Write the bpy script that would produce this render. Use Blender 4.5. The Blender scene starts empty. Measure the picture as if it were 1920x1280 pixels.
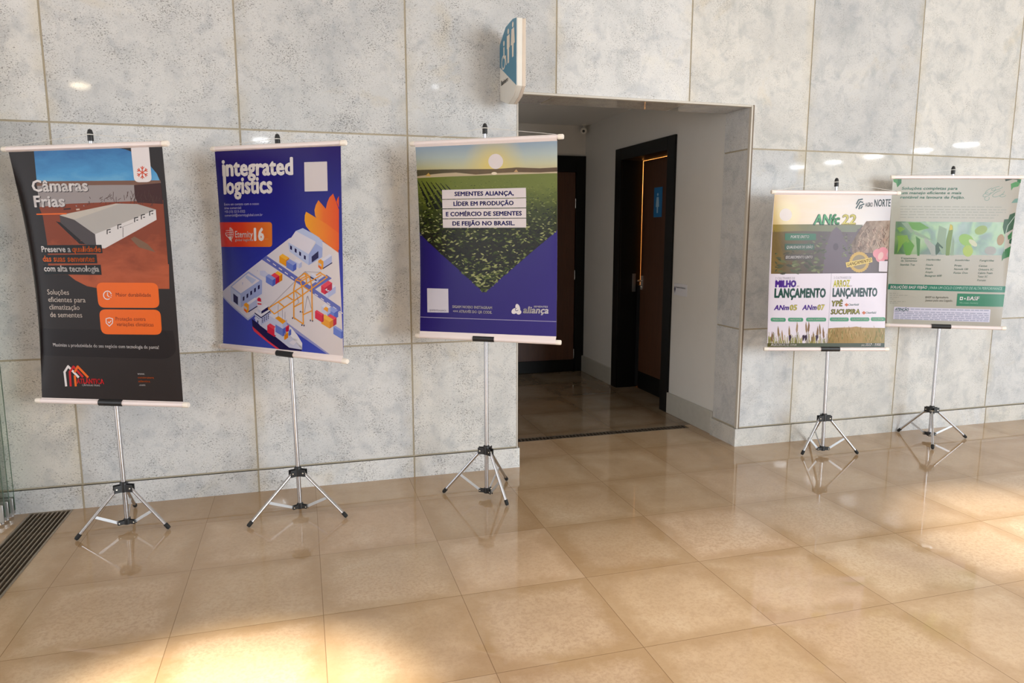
import bpy, bmesh, math, random
from mathutils import Vector, Matrix

scene = bpy.context.scene
COL = scene.collection
random.seed(7)

# ------------------------------------------------------------------ camera
cam_data = bpy.data.cameras.new('camera')
cam = bpy.data.objects.new('camera', cam_data)
COL.objects.link(cam)
CAM = Vector((1.3184, -4.6972, 1.6421))
YAW, PITCH, ROLL = 0.2850, 0.1501, 0.0005
F_ = Vector((math.sin(YAW) * math.cos(PITCH), math.cos(YAW) * math.cos(PITCH), -math.sin(PITCH)))
R_ = Vector((math.cos(YAW), -math.sin(YAW), 0))
U_ = R_.cross(F_)
R2 = R_ * math.cos(ROLL) + U_ * math.sin(ROLL)
U2 = -R_ * math.sin(ROLL) + U_ * math.cos(ROLL)
M = Matrix((R2, U2, -F_)).transposed().to_4x4()
M.translation = CAM
cam.matrix_world = M
cam_data.sensor_width = 36.0
cam_data.lens = 1342.69 / 1920 * 36.0
cam_data.clip_start = 0.05
cam_data.clip_end = 200
scene.camera = cam

# ------------------------------------------------------------------ world and lights
scene.view_settings.view_transform = 'Standard'
scene.view_settings.look = 'None'
scene.view_settings.gamma = 1
scene.view_settings.use_curve_mapping = False
scene.view_settings.exposure = 0.82

world = bpy.data.worlds.new('world')
scene.world = world
world.use_nodes = True
bg = world.node_tree.nodes['Background']
bg.inputs[0].default_value = (0.90, 0.95, 1.0, 1)
bg.inputs[1].default_value = 1.2


def area_light(name, loc, target, sx, sy, power, color):
    l = bpy.data.lights.new(name, 'AREA')
    l.shape = 'RECTANGLE'
    l.size, l.size_y = sx, sy
    l.energy = power
    l.color = color
    o = bpy.data.objects.new(name, l)
    COL.objects.link(o)
    o.location = loc
    o.rotation_euler = (Vector(target) - Vector(loc)).to_track_quat('-Z', 'Y').to_euler()
    return o


# daylight from the hall's glazed front, to the right of and behind the camera
area_light('daylight_glazing', (7.4, -9.0, 2.1), (2.6, 0, 1.4), 3.8, 3.0, 290, (0.84, 0.93, 1.0))
# daylight from the open end on the left
area_light('daylight_entrance', (-7.0, -9.5, 2.2), (2.0, 0, 1.2), 6.0, 2.8, 80, (0.97, 0.98, 1.0))

CEIL_Z = 3.8
# narrow warm downlights that make the two pools on the floor, and wide warm ones added to brighten it
SPOTS = [(1.00, -2.45, (0.98, -2.42), 1300, 0.46, 0.89), (5.35, -1.15, (5.25, -1.95), 520, 0.50, 0.88)] + \
        [(x, y, (x, y - 1.3), e, 1.25, 0.86) for x, y, e in ((3.1, -1.9, 210), (-1.2, -1.9, 150), (7.4, -0.8, 70))]
for i, (x, y, aim, e, a, g) in enumerate(SPOTS):
    l = bpy.data.lights.new('downlight_beam', 'SPOT')
    l.energy = e
    l.color = (1.0, g, 0.70)
    l.spot_size = a
    l.spot_blend = 1.0
    l.shadow_soft_size = 0.06
    o = bpy.data.objects.new('downlight_beam', l)
    COL.objects.link(o)
    o.location = (x, y, CEIL_Z - 0.03)
    o.rotation_euler = (Vector((aim[0], aim[1], 0)) - o.location).to_track_quat('-Z', 'Y').to_euler()
# warm lamp burning in the washroom behind the right door
l = bpy.data.lights.new('washroom_lamp', 'POINT')
l.energy = 32
l.color = (1.0, 0.55, 0.2)
l.shadow_soft_size = 0.1
o = bpy.data.objects.new('washroom_lamp', l)
COL.objects.link(o)
o.location = (5.7, 2.6, 2.3)


# ------------------------------------------------------------------ helpers
def lin(c):
    return c / 12.92 if c <= 0.04045 else ((c + 0.055) / 1.055) ** 2.4


def rgb(r, g, b):
    return (lin(r / 255), lin(g / 255), lin(b / 255), 1)


MATS = {}


class Nodes:
    def __init__(self, name):
        self.m = bpy.data.materials.new(name)
        self.m.use_nodes = True
        self.t = self.m.node_tree
        self.b = self.t.nodes['Principled BSDF']

    def add(self, ty, **kw):
        n = self.t.nodes.new(ty)
        for k, v in kw.items():
            setattr(n, k, v)
        return n

    def link(self, a, b):
        self.t.links.new(a, b)

    def math(self, op, a, b=None, c=None, clamp=False):
        n = self.add('ShaderNodeMath', operation=op, use_clamp=clamp)
        for i, v in enumerate((a, b, c)):
            if v is None:
                continue
            if isinstance(v, (int, float)):
                n.inputs[i].default_value = v
            else:
                self.link(v, n.inputs[i])
        return n.outputs[0]

    def mix(self, fac, a, b, mode='MIX'):
        n = self.add('ShaderNodeMix', data_type='RGBA', blend_type=mode)
        for i, v in ((0, fac), (6, a), (7, b)):
            if isinstance(v, (int, float)):
                n.inputs[i].default_value = v
            elif isinstance(v, tuple):
                n.inputs[i].default_value = v
            else:
                self.link(v, n.inputs[i])
        return n.outputs[2]

    def noise(self, vec, scale, detail=3, rough=0.55, dist=0.0):
        n = self.add('ShaderNodeTexNoise')
        n.inputs['Scale'].default_value = scale
        n.inputs['Detail'].default_value = detail
        n.inputs['Roughness'].default_value = rough
        n.inputs['Distortion'].default_value = dist
        if vec is not None:
            self.link(vec, n.inputs['Vector'])
        return n

    def ramp(self, fac, stops, interp='LINEAR'):
        n = self.add('ShaderNodeValToRGB')
        cr = n.color_ramp
        cr.interpolation = interp
        while len(cr.elements) < len(stops):
            cr.elements.new(0.5)
        for e, (p, c) in zip(cr.elements, stops):
            e.position = p
            e.color = c if isinstance(c, tuple) else (c, c, c, 1)
        self.link(fac, n.inputs[0])
        return n.outputs[0]

    def pos(self):
        return self.add('ShaderNodeNewGeometry').outputs['Position']

    def bump(self, h, strength, dist=0.01):
        n = self.add('ShaderNodeBump')
        n.inputs['Strength'].default_value = strength
        n.inputs['Distance'].default_value = dist
        self.link(h, n.inputs['Height'])
        self.link(n.outputs[0], self.b.inputs['Normal'])

    def setp(self, **kw):
        for k, v in kw.items():
            i = self.b.inputs[k.replace('_', ' ')]
            if isinstance(v, (int, float, tuple)):
                i.default_value = v
            else:
                self.link(v, i)


def mat(name, color, rough=0.5, metal=0.0, spec=0.5, var=0.04, scale=14.0):
    """A surface of one colour with a faint procedural unevenness."""
    if name in MATS:
        return MATS[name]
    n = Nodes(name)
    p = n.pos()
    ns = n.noise(p, scale, 3)
    d = tuple(c * (1 - var) for c in color[:3]) + (1,)
    u = tuple(min(1, c * (1 + var)) for c in color[:3]) + (1,)
    n.setp(Base_Color=n.mix(ns.outputs[0], d, u), Roughness=rough, Metallic=metal)
    n.b.inputs['Specular IOR Level'].default_value = spec
    MATS[name] = n.m
    return n.m


def new_bm():
    return bmesh.new()


def box(bm, lo, hi):
    v = [bm.verts.new((x, y, z)) for z in (lo[2], hi[2]) for y in (lo[1], hi[1]) for x in (lo[0], hi[0])]
    for f in ((0, 2, 3, 1), (4, 5, 7, 6), (0, 1, 5, 4), (2, 6, 7, 3), (0, 4, 6, 2), (1, 3, 7, 5)):
        bm.faces.new([v[i] for i in f])


def obox(bm, c, ax, ay, az):
    """Box from a centre and three half-axis vectors."""
    c, ax, ay, az = Vector(c), Vector(ax), Vector(ay), Vector(az)
    v = [bm.verts.new(c + ax * i + ay * j + az * k) for k in (-1, 1) for j in (-1, 1) for i in (-1, 1)]
    for f in ((0, 2, 3, 1), (4, 5, 7, 6), (0, 1, 5, 4), (2, 6, 7, 3), (0, 4, 6, 2), (1, 3, 7, 5)):
        bm.faces.new([v[i] for i in f])


def lathe(bm, p0, axis, prof, n=20):
    """Profile [(distance along the axis, radius)...] revolved round an axis."""
    p0 = Vector(p0)
    a = Vector(axis).normalized()
    u = a.orthogonal().normalized()
    w = a.cross(u)
    rings = []
    for d, r in prof:
        if r <= 1e-6:
            rings.append([bm.verts.new(p0 + a * d)])
        else:
            rings.append([bm.verts.new(p0 + a * d + (u * math.cos(2 * math.pi * i / n) + w * math.sin(2 * math.pi * i / n)) * r) for i in range(n)])
    for r0, r1 in zip(rings, rings[1:]):
        for i in range(n):
            j = (i + 1) % n
            q = [r0[i % len(r0)], r0[j % len(r0)], r1[j % len(r1)], r1[i % len(r1)]]
            q2 = []
            for x in q:
                if x not in q2:
                    q2.append(x)
            if len(q2) > 2:
                bm.faces.new(q2)


def tube(bm, p0, p1, r, n=16, ch=0.0015):
    p0, p1 = Vector(p0), Vector(p1)
    L = (p1 - p0).length
    lathe(bm, p0, p1 - p0, [(0, 0), (0, r - ch), (ch, r), (L - ch, r), (L, r - ch), (L, 0)], n)


def prism(bm, pts, fn0, fn1):
    """Extrude a 2D outline between two maps from 2D to 3D."""
    a = [bm.verts.new(fn0(*p)) for p in pts]
    b = [bm.verts.new(fn1(*p)) for p in pts]
    bm.faces.new(a)
    bm.faces.new(list(reversed(b)))
    n = len(pts)
    for i in range(n):
        j = (i + 1) % n
        bm.faces.new([a[i], b[i], b[j], a[j]])


def obj(name, bm, m, parent=None, bevel=0.0, smooth=True, angle=0.7):
    bmesh.ops.recalc_face_normals(bm, faces=bm.faces)
    me = bpy.data.meshes.new(name)
    if smooth:
        for e in bm.edges:
            if len(e.link_faces) == 2 and e.calc_face_angle(0) > angle:
                e.smooth = False
        for f in bm.faces:
            f.smooth = True
    bm.to_mesh(me)
    bm.free()
    for mm in (m if isinstance(m, list) else [m]):
        me.materials.append(mm)
    o = bpy.data.objects.new(name, me)
    COL.objects.link(o)
    if parent:
        o.parent = parent
        o.matrix_parent_inverse = Matrix.Translation(-full_loc(parent))
    if bevel:
        b = o.modifiers.new('bevel', 'BEVEL')
        b.width = bevel
        b.segments = 2
        b.limit_method = 'ANGLE'
    return o


def full_loc(o):
    v = Vector((0, 0, 0))
    while o:
        v += o.location
        o = o.parent if not isinstance(o.data, bpy.types.Mesh) else None
    return v


def tag(o, label=None, cat=None, group=None, kind=None):
    if label:
        o['label'] = label
    if cat:
        o['category'] = cat
    if group:
        o['group'] = group
    if kind:
        o['kind'] = kind
    return o


def thing(name, label, cat, loc, group=None):
    o = bpy.data.objects.new(name, None)
    o.empty_display_size = 0.1
    COL.objects.link(o)
    o.location = loc
    return tag(o, label, cat, group)


def struct(name, bm, m, label, parent=None, **kw):
    o = obj(name, bm, m, parent, **kw)
    tag(o, label, None, None, 'structure')
    return o


# ------------------------------------------------------------------ materials of the place
def stone_material():
    n = Nodes('speckled_stone')
    geo = n.add('ShaderNodeNewGeometry')
    rnd = geo.outputs['Random Per Island']
    off = n.add('ShaderNodeVectorMath', operation='SCALE')
    comb = n.add('ShaderNodeCombineXYZ')
    n.link(n.math('MULTIPLY', rnd, 37.0), comb.inputs[0])
    n.link(n.math('MULTIPLY', rnd, 91.0), comb.inputs[2])
    add = n.add('ShaderNodeVectorMath', operation='ADD')
    n.link(geo.outputs['Position'], add.inputs[0])
    n.link(comb.outputs[0], add.inputs[1])
    p = add.outputs[0]
    big = n.noise(p, 2.6, 4, 0.6, 0.6)
    mid = n.noise(p, 9.0, 4, 0.6, 0.4)
    base = n.ramp(big.outputs[0], [(0.25, rgb(198, 198, 199)), (0.45, rgb(215, 214, 213)), (0.62, rgb(223, 221, 219)), (0.78, rgb(228, 224, 216))])
    # soft grey clouds
    g = n.ramp(mid.outputs[0], [(0.5, 0.0), (0.72, 0.55)])
    base = n.mix(g, base, rgb(174, 178, 184))
    # ochre staining
    st = n.noise(p, 1.3, 5, 0.65, 1.0)
    s = n.ramp(st.outputs[0], [(0.6, 0.0), (0.75, 0.5)])
    base = n.mix(s, base, rgb(214, 198, 168))
    # dark flecks, gathered in drifts
    st2 = n.add('ShaderNodeMapping')
    st2.inputs['Scale'].default_value = (1.0, 1.0, 1.6)
    st2.inputs['Rotation'].default_value = (0, 0.5, 0)
    n.link(p, st2.inputs[0])
    fl = n.noise(st2.outputs[0], 110.0, 2, 0.6, 0.8)
    dr = n.noise(p, 5.0, 3, 0.6)
    thr = n.math('MULTIPLY_ADD', dr.outputs[0], 0.40, -0.205)
    f = n.math('ADD', fl.outputs[0], thr)
    f = n.ramp(f, [(0.575, 0.0), (0.665, 0.72)])
    # the slabs right of the passage are cloudier, with fewer flecks
    sx = n.add('ShaderNodeSeparateXYZ')
    n.link(geo.outputs['Position'], sx.inputs[0])
    few = n.add('ShaderNodeMapRange')
    few.inputs['From Min'].default_value = 2.4
    few.inputs['From Max'].default_value = 4.6
    few.inputs['To Min'].default_value = 1.0
    few.inputs['To Max'].default_value = 0.5
    n.link(sx.outputs[0], few.inputs['Value'])
    base = n.mix(n.math('MULTIPLY', f, few.outputs[0]), base, rgb(98, 96, 93))
    vein = n.noise(p, 3.4, 5, 0.62, 1.6)
    vr = n.ramp(vein.outputs[0], [(0.54, 0.0), (0.64, 0.55), (0.74, 0.2)])
    base = n.mix(n.math('MULTIPLY', vr, n.math('MULTIPLY_ADD', few.outputs[0], -0.9, 1.15)), base, rgb(178, 182, 184))
    # ochre seepage along the upright joints
    dj = n.math('ABSOLUTE', n.math('SUBTRACT', n.math('FRACT', n.math('ADD', sx.outputs[0], 0.5)), 0.5))
    seep = n.math('MULTIPLY', n.ramp(dj, [(0.0, 0.6), (0.08, 0.0)]), n.ramp(n.noise(p, 4.0, 4, 0.6).outputs[0], [(0.42, 0.0), (0.62, 0.7)]))
    base = n.mix(seep, base, rgb(206, 192, 164))
    fine = n.noise(p, 160.0, 2, 0.6)
    base = n.mix(n.ramp(fine.outputs[0], [(0.56, 0.0), (0.72, 0.45)]), base, rgb(150, 146, 140))
    # each slab its own tone
    tone = n.ramp(rnd, [(0.0, rgb(232, 232, 232)), (0.5, rgb(255, 255, 255)), (1.0, rgb(246, 242, 234))])
    base = n.mix(1.0, base, tone, 'MULTIPLY')
    n.setp(Base_Color=base, Roughness=n.ramp(mid.outputs[0], [(0.3, 0.035), (0.7, 0.07)]))
    n.b.inputs['Specular IOR Level'].default_value = 0.45
    return n.m


TX0, TY0, TW = 0.735, -1.07, 0.613


def floor_material(name='polished_sand_stone_tiles', dark=False):
    n = Nodes(name)
    p = n.pos()
    sep = n.add('ShaderNodeSeparateXYZ')
    n.link(p, sep.inputs[0])
    u = n.math('DIVIDE', n.math('SUBTRACT', sep.outputs[0], TX0), TW)
    v = n.math('DIVIDE', n.math('SUBTRACT', sep.outputs[1], TY0), TW)
    fu, fv = n.math('FLOOR', u), n.math('FLOOR', v)
    cu, cv = n.math('SUBTRACT', u, fu), n.math('SUBTRACT', v, fv)
    comb = n.add('ShaderNodeCombineXYZ')
    n.link(fu, comb.inputs[0])
    n.link(fv, comb.inputs[1])
    wn = n.add('ShaderNodeTexWhiteNoise', noise_dimensions='2D')
    n.link(comb.outputs[0], wn.inputs['Vector'])
    r1 = wn.outputs['Value']
    sc = n.add('ShaderNodeSeparateColor')
    n.link(wn.outputs['Color'], sc.inputs[0])
    r2 = sc.outputs[1]
    # distance from the joint
    eu = n.math('MINIMUM', cu, n.math('SUBTRACT', 1.0, cu))
    ev = n.math('MINIMUM', cv, n.math('SUBTRACT', 1.0, cv))
    ed = n.math('MINIMUM', eu, ev)
    add = n.add('ShaderNodeVectorMath', operation='MULTIPLY_ADD')
    n.link(wn.outputs['Color'], add.inputs[0])
    add.inputs[1].default_value = (13, 17, 11)
    n.link(p, add.inputs[2])
    q = add.outputs[0]
    big = n.noise(q, 3.0, 4, 0.6, 0.5)
    grain = n.noise(q, 62.0, 4, 0.78)
    base = n.ramp(big.outputs[0], [(0.25, rgb(191, 166, 137)), (0.5, rgb(206, 182, 153)), (0.75, rgb(215, 195, 169))])
    tone = n.ramp(r1, [(0.0, rgb(222, 214, 202)), (0.4, rgb(240, 236, 230)), (0.75, rgb(250, 250, 248)), (1.0, rgb(255, 250, 250))])
    base = n.mix(1.0, base, tone, 'MULTIPLY')
    # worn, matt middle of a tile against the sealed, darker rim
    wob = n.noise(p, 7.0, 4, 0.7)
    edw = n.math('MULTIPLY_ADD', wob.outputs[0], 0.30, n.math('SUBTRACT', ed, 0.15))
    worn = n.ramp(edw, [(0.05, 0.0), (0.17, 1.0)])
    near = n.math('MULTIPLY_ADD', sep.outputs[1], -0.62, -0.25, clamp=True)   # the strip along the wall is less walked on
    wornk = n.math('MULTIPLY', n.math('MULTIPLY', worn, near), n.ramp(r2, [(0.1, 0.25), (0.7, 1.0)]))
    base = n.mix(n.math('MULTIPLY', n.math('SUBTRACT', 1.0, worn), 0.40), base, rgb(160, 130, 94))
    gm = n.ramp(grain.outputs[0], [(0.46, 0.0), (0.60, 1.0)])
    base = n.mix(n.math('MULTIPLY', gm, n.math('MULTIPLY_ADD', wornk, 0.55, 0.10)), base, rgb(148, 116, 84))
    base = n.mix(n.math('MULTIPLY', wornk, 0.30), base, rgb(216, 194, 172))
    # joints
    jl = n.math('LESS_THAN', ed, 0.0026)
    base = n.mix(n.math('MULTIPLY', jl, 0.75), base, rgb(118, 92, 64))
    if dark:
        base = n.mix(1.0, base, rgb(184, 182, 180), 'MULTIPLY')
    else:
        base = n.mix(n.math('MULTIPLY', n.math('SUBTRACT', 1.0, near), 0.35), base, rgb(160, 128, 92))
    rough = n.math('MULTIPLY_ADD', wornk, 0.22, 0.03)
    rough = n.math('MULTIPLY_ADD', n.math('SUBTRACT', wob.outputs[0], 0.5), 0.05, rough, clamp=True)
    n.setp(Base_Color=base, Roughness=rough)
    n.b.inputs['Specular IOR Level'].default_value = 0.5
    h = n.math('MULTIPLY', grain.outputs[0], n.math('MULTIPLY_ADD', wornk, 0.8, 0.05))
    n.bump(h, 0.05, 0.002)
    return n.m


STONE = stone_material()
FLOORM = floor_material()
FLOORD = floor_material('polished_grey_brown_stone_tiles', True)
GROUT = mat('sandy_grout', rgb(172, 160, 138), 0.85, var=0.12, scale=30)
PLASTER = mat('white_painted_plaster', rgb(222, 218, 212), 0.55, var=0.03, scale=5)
CEILM = mat('white_ceiling_paint', rgb(226, 224, 220), 0.8, var=0.02, scale=4)
SKIRT = mat('grey_stone_skirting', rgb(186, 182, 172), 0.35, var=0.10, scale=18)
TRIMM = mat('cream_edge_trim', rgb(200, 192, 180), 0.45, var=0.05)
BROWNM = mat('brown_sealant', rgb(120, 104, 88), 0.7)
BLACKF = mat('black_lacquered_wood', rgb(14, 13, 12), 0.42, spec=0.22, var=0.15)
BROWNW = None
ALU = mat('brushed_aluminium', rgb(196, 196, 200), 0.24, 0.95, var=0.03, scale=60)
ALUB = mat('satin_aluminium_bar', rgb(206, 208, 212), 0.38, 0.7, var=0.03)
BLKP = mat('black_plastic', rgb(28, 28, 30), 0.42, var=0.1)
RUBBER = mat('black_rubber', rgb(24, 24, 24), 0.7, var=0.1)
RODW = mat('white_plastic_tube', rgb(240, 226, 224), 0.35, var=0.02)
RODCAP = mat('cream_plastic_cap', rgb(244, 234, 222), 0.4, var=0.02)
CORD = mat('white_cord', rgb(225, 222, 216), 0.8)
STEEL = mat('worn_steel', rgb(158, 146, 130), 0.40, 0.6, var=0.2, scale=40)
IRON = mat('dark_drain_iron', rgb(96, 84, 70), 0.5, 0.55, var=0.25, scale=30)
PIT = mat('dark_drain_pit', rgb(84, 68, 52), 0.85, var=0.2)
CHROME = mat('polished_chrome', rgb(215, 215, 215), 0.14, 1.0)
SCREW = mat('bright_screw', rgb(225, 220, 205), 0.25, 0.9)
WARMW = mat('warm_washroom_wall', rgb(225, 200, 165), 0.6)


def wood_material():
    n = Nodes('dark_brown_wood_veneer')
    mp = n.add('ShaderNodeMapping')
    mp.inputs['Scale'].default_value = (6, 6, 0.7)
    n.link(n.pos(), mp.inputs[0])
    g = n.noise(mp.outputs[0], 6, 5, 0.6, 0.8)
    n.setp(Base_Color=n.ramp(g.outputs[0], [(0.3, rgb(74, 44, 28)), (0.7, rgb(92, 55, 36))]), Roughness=0.4)
    return n.m


def glass_material():
    n = Nodes('green_tinted_glass')
    n.setp(Base_Color=(0.86, 0.96, 0.90, 1), Roughness=0.0, IOR=1.45)
    n.b.inputs['Transmission Weight'].default_value = 1.0
    tr = n.add('ShaderNodeBsdfTransparent')
    tr.inputs[0].default_value = (0.965, 0.995, 0.975, 1)
    gl = n.add('ShaderNodeBsdfGlossy')
    gl.inputs['Roughness'].default_value = 0.02
    mx = n.add('ShaderNodeMixShader')
    fr = n.add('ShaderNodeFresnel')
    n.link(fr.outputs[0], mx.inputs[0])
    n.link(tr.outputs[0], mx.inputs[1])
    n.link(gl.outputs[0], mx.inputs[2])
    out = n.t.nodes['Material Output']
    n.link(mx.outputs[0], out.inputs[0])
    return n.m


def emit(name, color, strength):
    n = Nodes(name)
    n.setp(Base_Color=(0.8, 0.8, 0.8, 1), Emission_Color=color, Emission_Strength=strength)
    return n.m


BROWNW = wood_material()
GLASS = glass_material()
GLASSEDGE = mat('green_glass_edge', rgb(70, 96, 78), 0.15)

# ------------------------------------------------------------------ the room
OX0, OX1, OZ = 2.735, 4.512, 2.552          # the passage opening in the facade
Z_B, Z_1, Z_2 = 0.1460, 0.9171, 2.2546      # heights of the stone courses' joints
J = 0.0055                                   # half a joint
TH = 0.02
XL, XR = -4, 14

# facade of stone slabs, one island for each slab
bm = new_bm()


def slab(pts, y=0.0, th=TH):
    prism(bm, pts, lambda x, z: (x, y, z), lambda x, z: (x, y + th, z))


def rect(x0, x1, z0, z1):
    return [(x0 + J, z0 + J), (x1 - J, z0 + J), (x1 - J, z1 - J), (x0 + J, z1 - J)]


for k in range(XL, XR):
    for z0, z1, y in ((0.0, Z_B, -0.014), (Z_B, Z_1, 0.0), (Z_1, Z_2, 0.0), (Z_2, CEIL_Z, 0.0)):
        a, b = k, k + 1
        lo = z0 if z0 > 0 else -J
        if z1 <= Z_2 + 0.01:
            base = z0 == 0.0
            l, r = (OX0 + 0.012, OX1 - 0.018) if base else (OX0, OX1)
            if a < l < b:
                slab(rect(a, l + J, lo, z1), y, TH - y)
            elif a < r < b:
                slab(rect(r - J, b, lo, z1), y, TH - y)
            elif a >= l and b <= r:
                pass
            else:
                slab(rect(a, b, lo, z1), y, TH - y)
        else:
            if a < OX0 < b:
                slab([(a + J, z0 + J), (OX0, z0 + J), (OX0, OZ), (b - J, OZ), (b - J, z1), (a + J, z1)])
            elif a >= OX0 and b <= OX1:
                slab([(a + J, OZ), (b - J, OZ), (b - J, z1), (a + J, z1)])
            elif a < OX1 < b:
                slab([(a + J, OZ), (OX1, OZ), (OX1, z0 + J), (b - J, z0 + J), (b - J, z1), (a + J, z1)])
            else:
                slab(rect(a, b, z0, z1 + J))
# stone lining of the opening: right jamb, left jamb, soffit
JD = 0.335
for xa, xb, sgn in ((OX1, OX1 + TH, 1), (OX0 - TH, OX0, -1)):
    for z0, z1 in ((0.0, Z_B), (Z_B, Z_1), (Z_1, Z_2), (Z_2, OZ + TH)):
        e = 0.014 if z0 == 0.0 else 0.0
        box(bm, (xa - (e if sgn > 0 else 0), TH + 0.0025 if e == 0 else 0.003, z0 + (J if z0 else 0)),
            (xb + (e if sgn < 0 else 0), JD + e, z1 - J))
for a, b in ((OX0, 3), (3, 4), (4, OX1)):
    box(bm, (a + J, TH + 0.002, OZ), (b - J, JD, OZ + TH))
struct('wall_front', bm, STONE, 'wall of pale speckled stone slabs with an open passage', angle=0.5)

# grout bed behind the slabs
bm = new_bm()
g0, g1 = 0.0035, 0.12
box(bm, (XL, g0, -0.02), (OX0 - 0.004, g1, CEIL_Z))
box(bm, (OX1 + 0.004, g0, -0.02), (XR, g1, CEIL_Z))
box(bm, (XL, -0.0105, -0.02), (OX0 + 0.004, g0, Z_B - J))
box(bm, (OX1 - 0.010, -0.0105, -0.02), (XR, g0, Z_B - J))
box(bm, (OX0 - 0.004, g0, OZ + 0.004), (OX1 + 0.004, g1, CEIL_Z))
box(bm, (OX1 + 0.004, g1, -0.02), (OX1 + 0.1, JD - 0.002, 2.9))
box(bm, (OX0 - 0.1, g1, -0.02), (OX0 - 0.004, JD - 0.002, 2.9))
box(bm, (OX0 - 0.004, g1, OZ + 0.004), (OX1 + 0.004, JD - 0.002, 2.9))
struct('wall_core', bm, GROUT, 'sandy grout showing in the joints of the stone wall')

# edge trims round the opening
bm = new_bm()
box(bm, (OX1 - 0.004, -0.006, Z_B - 0.01), (OX1 + 0.010, 0.024, OZ + 0.008))
struct('trim_1', bm, TRIMM, 'thin cream edge trim up the right side of the passage', bevel=0.003)
bm = new_bm()
box(bm, (OX1 + 0.0105, -0.003, Z_B - 0.004), (OX1 + 0.022, 0.012, OZ + 0.012))
struct('trim_2', bm, BROWNM, 'brown sealant line beside the right edge of the passage')
bm = new_bm()
box(bm, (OX0 - 0.006, -0.006, OZ - 0.004), (OX1 - 0.0045, 0.024, OZ + 0.012))
struct('trim_3', bm, TRIMM, 'thin cream edge trim along the top of the passage', bevel=0.003)
bm = new_bm()
box(bm, (OX0 - 0.008, -0.005, Z_B - 0.01), (OX0 + 0.002, 0.024, OZ - 0.005))
struct('trim_4', bm, TRIMM, 'thin cream edge trim up the left side of the passage', bevel=0.003)

# floor, with gaps left for the two drains
DRX0, DRX1, DRY0, DRY1 = -0.285, -0.055, -3.4, -0.02
CDX0, CDX1, CDY0, CDY1 = 2.73, 4.44, 0.575, 0.665
bm = new_bm()


def quad(x0, x1, y0, y1, z=0.0, th=0.06):
    box(bm, (x0, y0, z - th), (x1, y1, z))


quad(-8, DRX0, -19, 0.12)
quad(DRX1, 22, -19, 0.12)
quad(DRX0, DRX1, -19, DRY0)
quad(DRX0, DRX1, DRY1, 0.12)
quad(OX0 - 0.3, 7.0, 0.12, CDY0)
quad(OX0 - 0.3, CDX0, CDY0, CDY1)
quad(CDX1, 7.0, CDY0, CDY1)
struct('floor', bm, FLOORM, 'polished sand coloured stone tile floor', smooth=False)

bm = new_bm()
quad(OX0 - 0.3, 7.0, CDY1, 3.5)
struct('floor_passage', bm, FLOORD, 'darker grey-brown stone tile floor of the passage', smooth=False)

bm = new_bm()
quad(-8, 22, -19, 0.0, CEIL_Z + 0.1, 0.1)
struct('ceiling', bm, CEILM, 'plain white ceiling of the hall')

bm = new_bm()
box(bm, (-8, -19.1, 0), (9.0, -19.0, CEIL_Z))  # unseen wall, added to keep sky light out of the passage
struct('wall_rear_blocker', bm, PLASTER, 'unseen white wall added behind the camera to block light')

# passage behind the opening
PX = 4.53
PZ = 2.86
D1Y0, D1Y1, D1Z = 1.11, 2.36, 2.50           # right door with its casing
D2X0, D2X1, D2Z = 3.36, PX, 2.52             # door at the end
bm = new_bm()
for y0, y1, z0, z1 in ((JD, D1Y0 + 0.06, 0, PZ), (D1Y1 - 0.06, 3.30, 0, PZ), (D1Y0 + 0.06, D1Y1 - 0.06, D1Z - 0.06, PZ)):
    box(bm, (PX, y0, z0), (PX + 0.1, y1, z1))
struct('wall_right', bm, PLASTER, 'off-white plastered side wall of the passage')
bm = new_bm()
box(bm, (2.62, 3.24, 0), (D2X0 + 0.06, 3.34, PZ))
box(bm, (D2X0 + 0.06, 3.24, D2Z - 0.06), (PX, 3.34, PZ))
box(bm, (D2X0 + 0.06, 3.301, 0), (PX, 3.34, D2Z - 0.06))
struct('wall_back', bm, PLASTER, 'off-white end wall of the passage')
bm = new_bm()
box(bm, (2.60, JD, 0), (2.70, 3.24, PZ))
struct('wall_left', bm, PLASTER, 'off-white left wall of the passage')
bm = new_bm()
box(bm, (2.60, JD, PZ), (PX + 0.1, 3.34, PZ + 0.08))
struct('ceiling_passage', bm, CEILM, 'low white ceiling of the passage')
for i, (y0, y1) in enumerate(((JD + 0.014, D1Y0 - 0.002), (D1Y1 + 0.002, 3.236))):
    bm = new_bm()
    box(bm, (PX - 0.024, y0, 0), (PX - 0.0005, y1, 0.19))
    struct('baseboard_right_near' if i == 0 else 'baseboard_right_far', bm, SKIRT,
           'grey stone baseboard before the right door' if i == 0 else 'chipped grey stone baseboard beyond the right door', bevel=0.004)
bm = new_bm()
box(bm, (2.702, 3.222, 0), (D2X0 - 0.002, 3.2395, 0.19))
struct('baseboard_back', bm, SKIRT, 'grey stone baseboard on the end wall of the passage', bevel=0.004)

# washroom behind the right door (only its glow shows in the door gap)
bm = new_bm()
box(bm, (6.6, 0.5, 0), (6.7, 3.4, 2.7))
box(bm, (4.63, 3.34, 0), (6.6, 3.44, 2.7))
box(bm, (4.63, 0.5, 0), (6.6, 0.6, 2.7))
box(bm, (4.63, 0.5, 2.7), (6.7, 3.44, 2.8))
struct('wall_washroom', bm, WARMW, 'warm lit washroom walls behind the right door')

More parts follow.
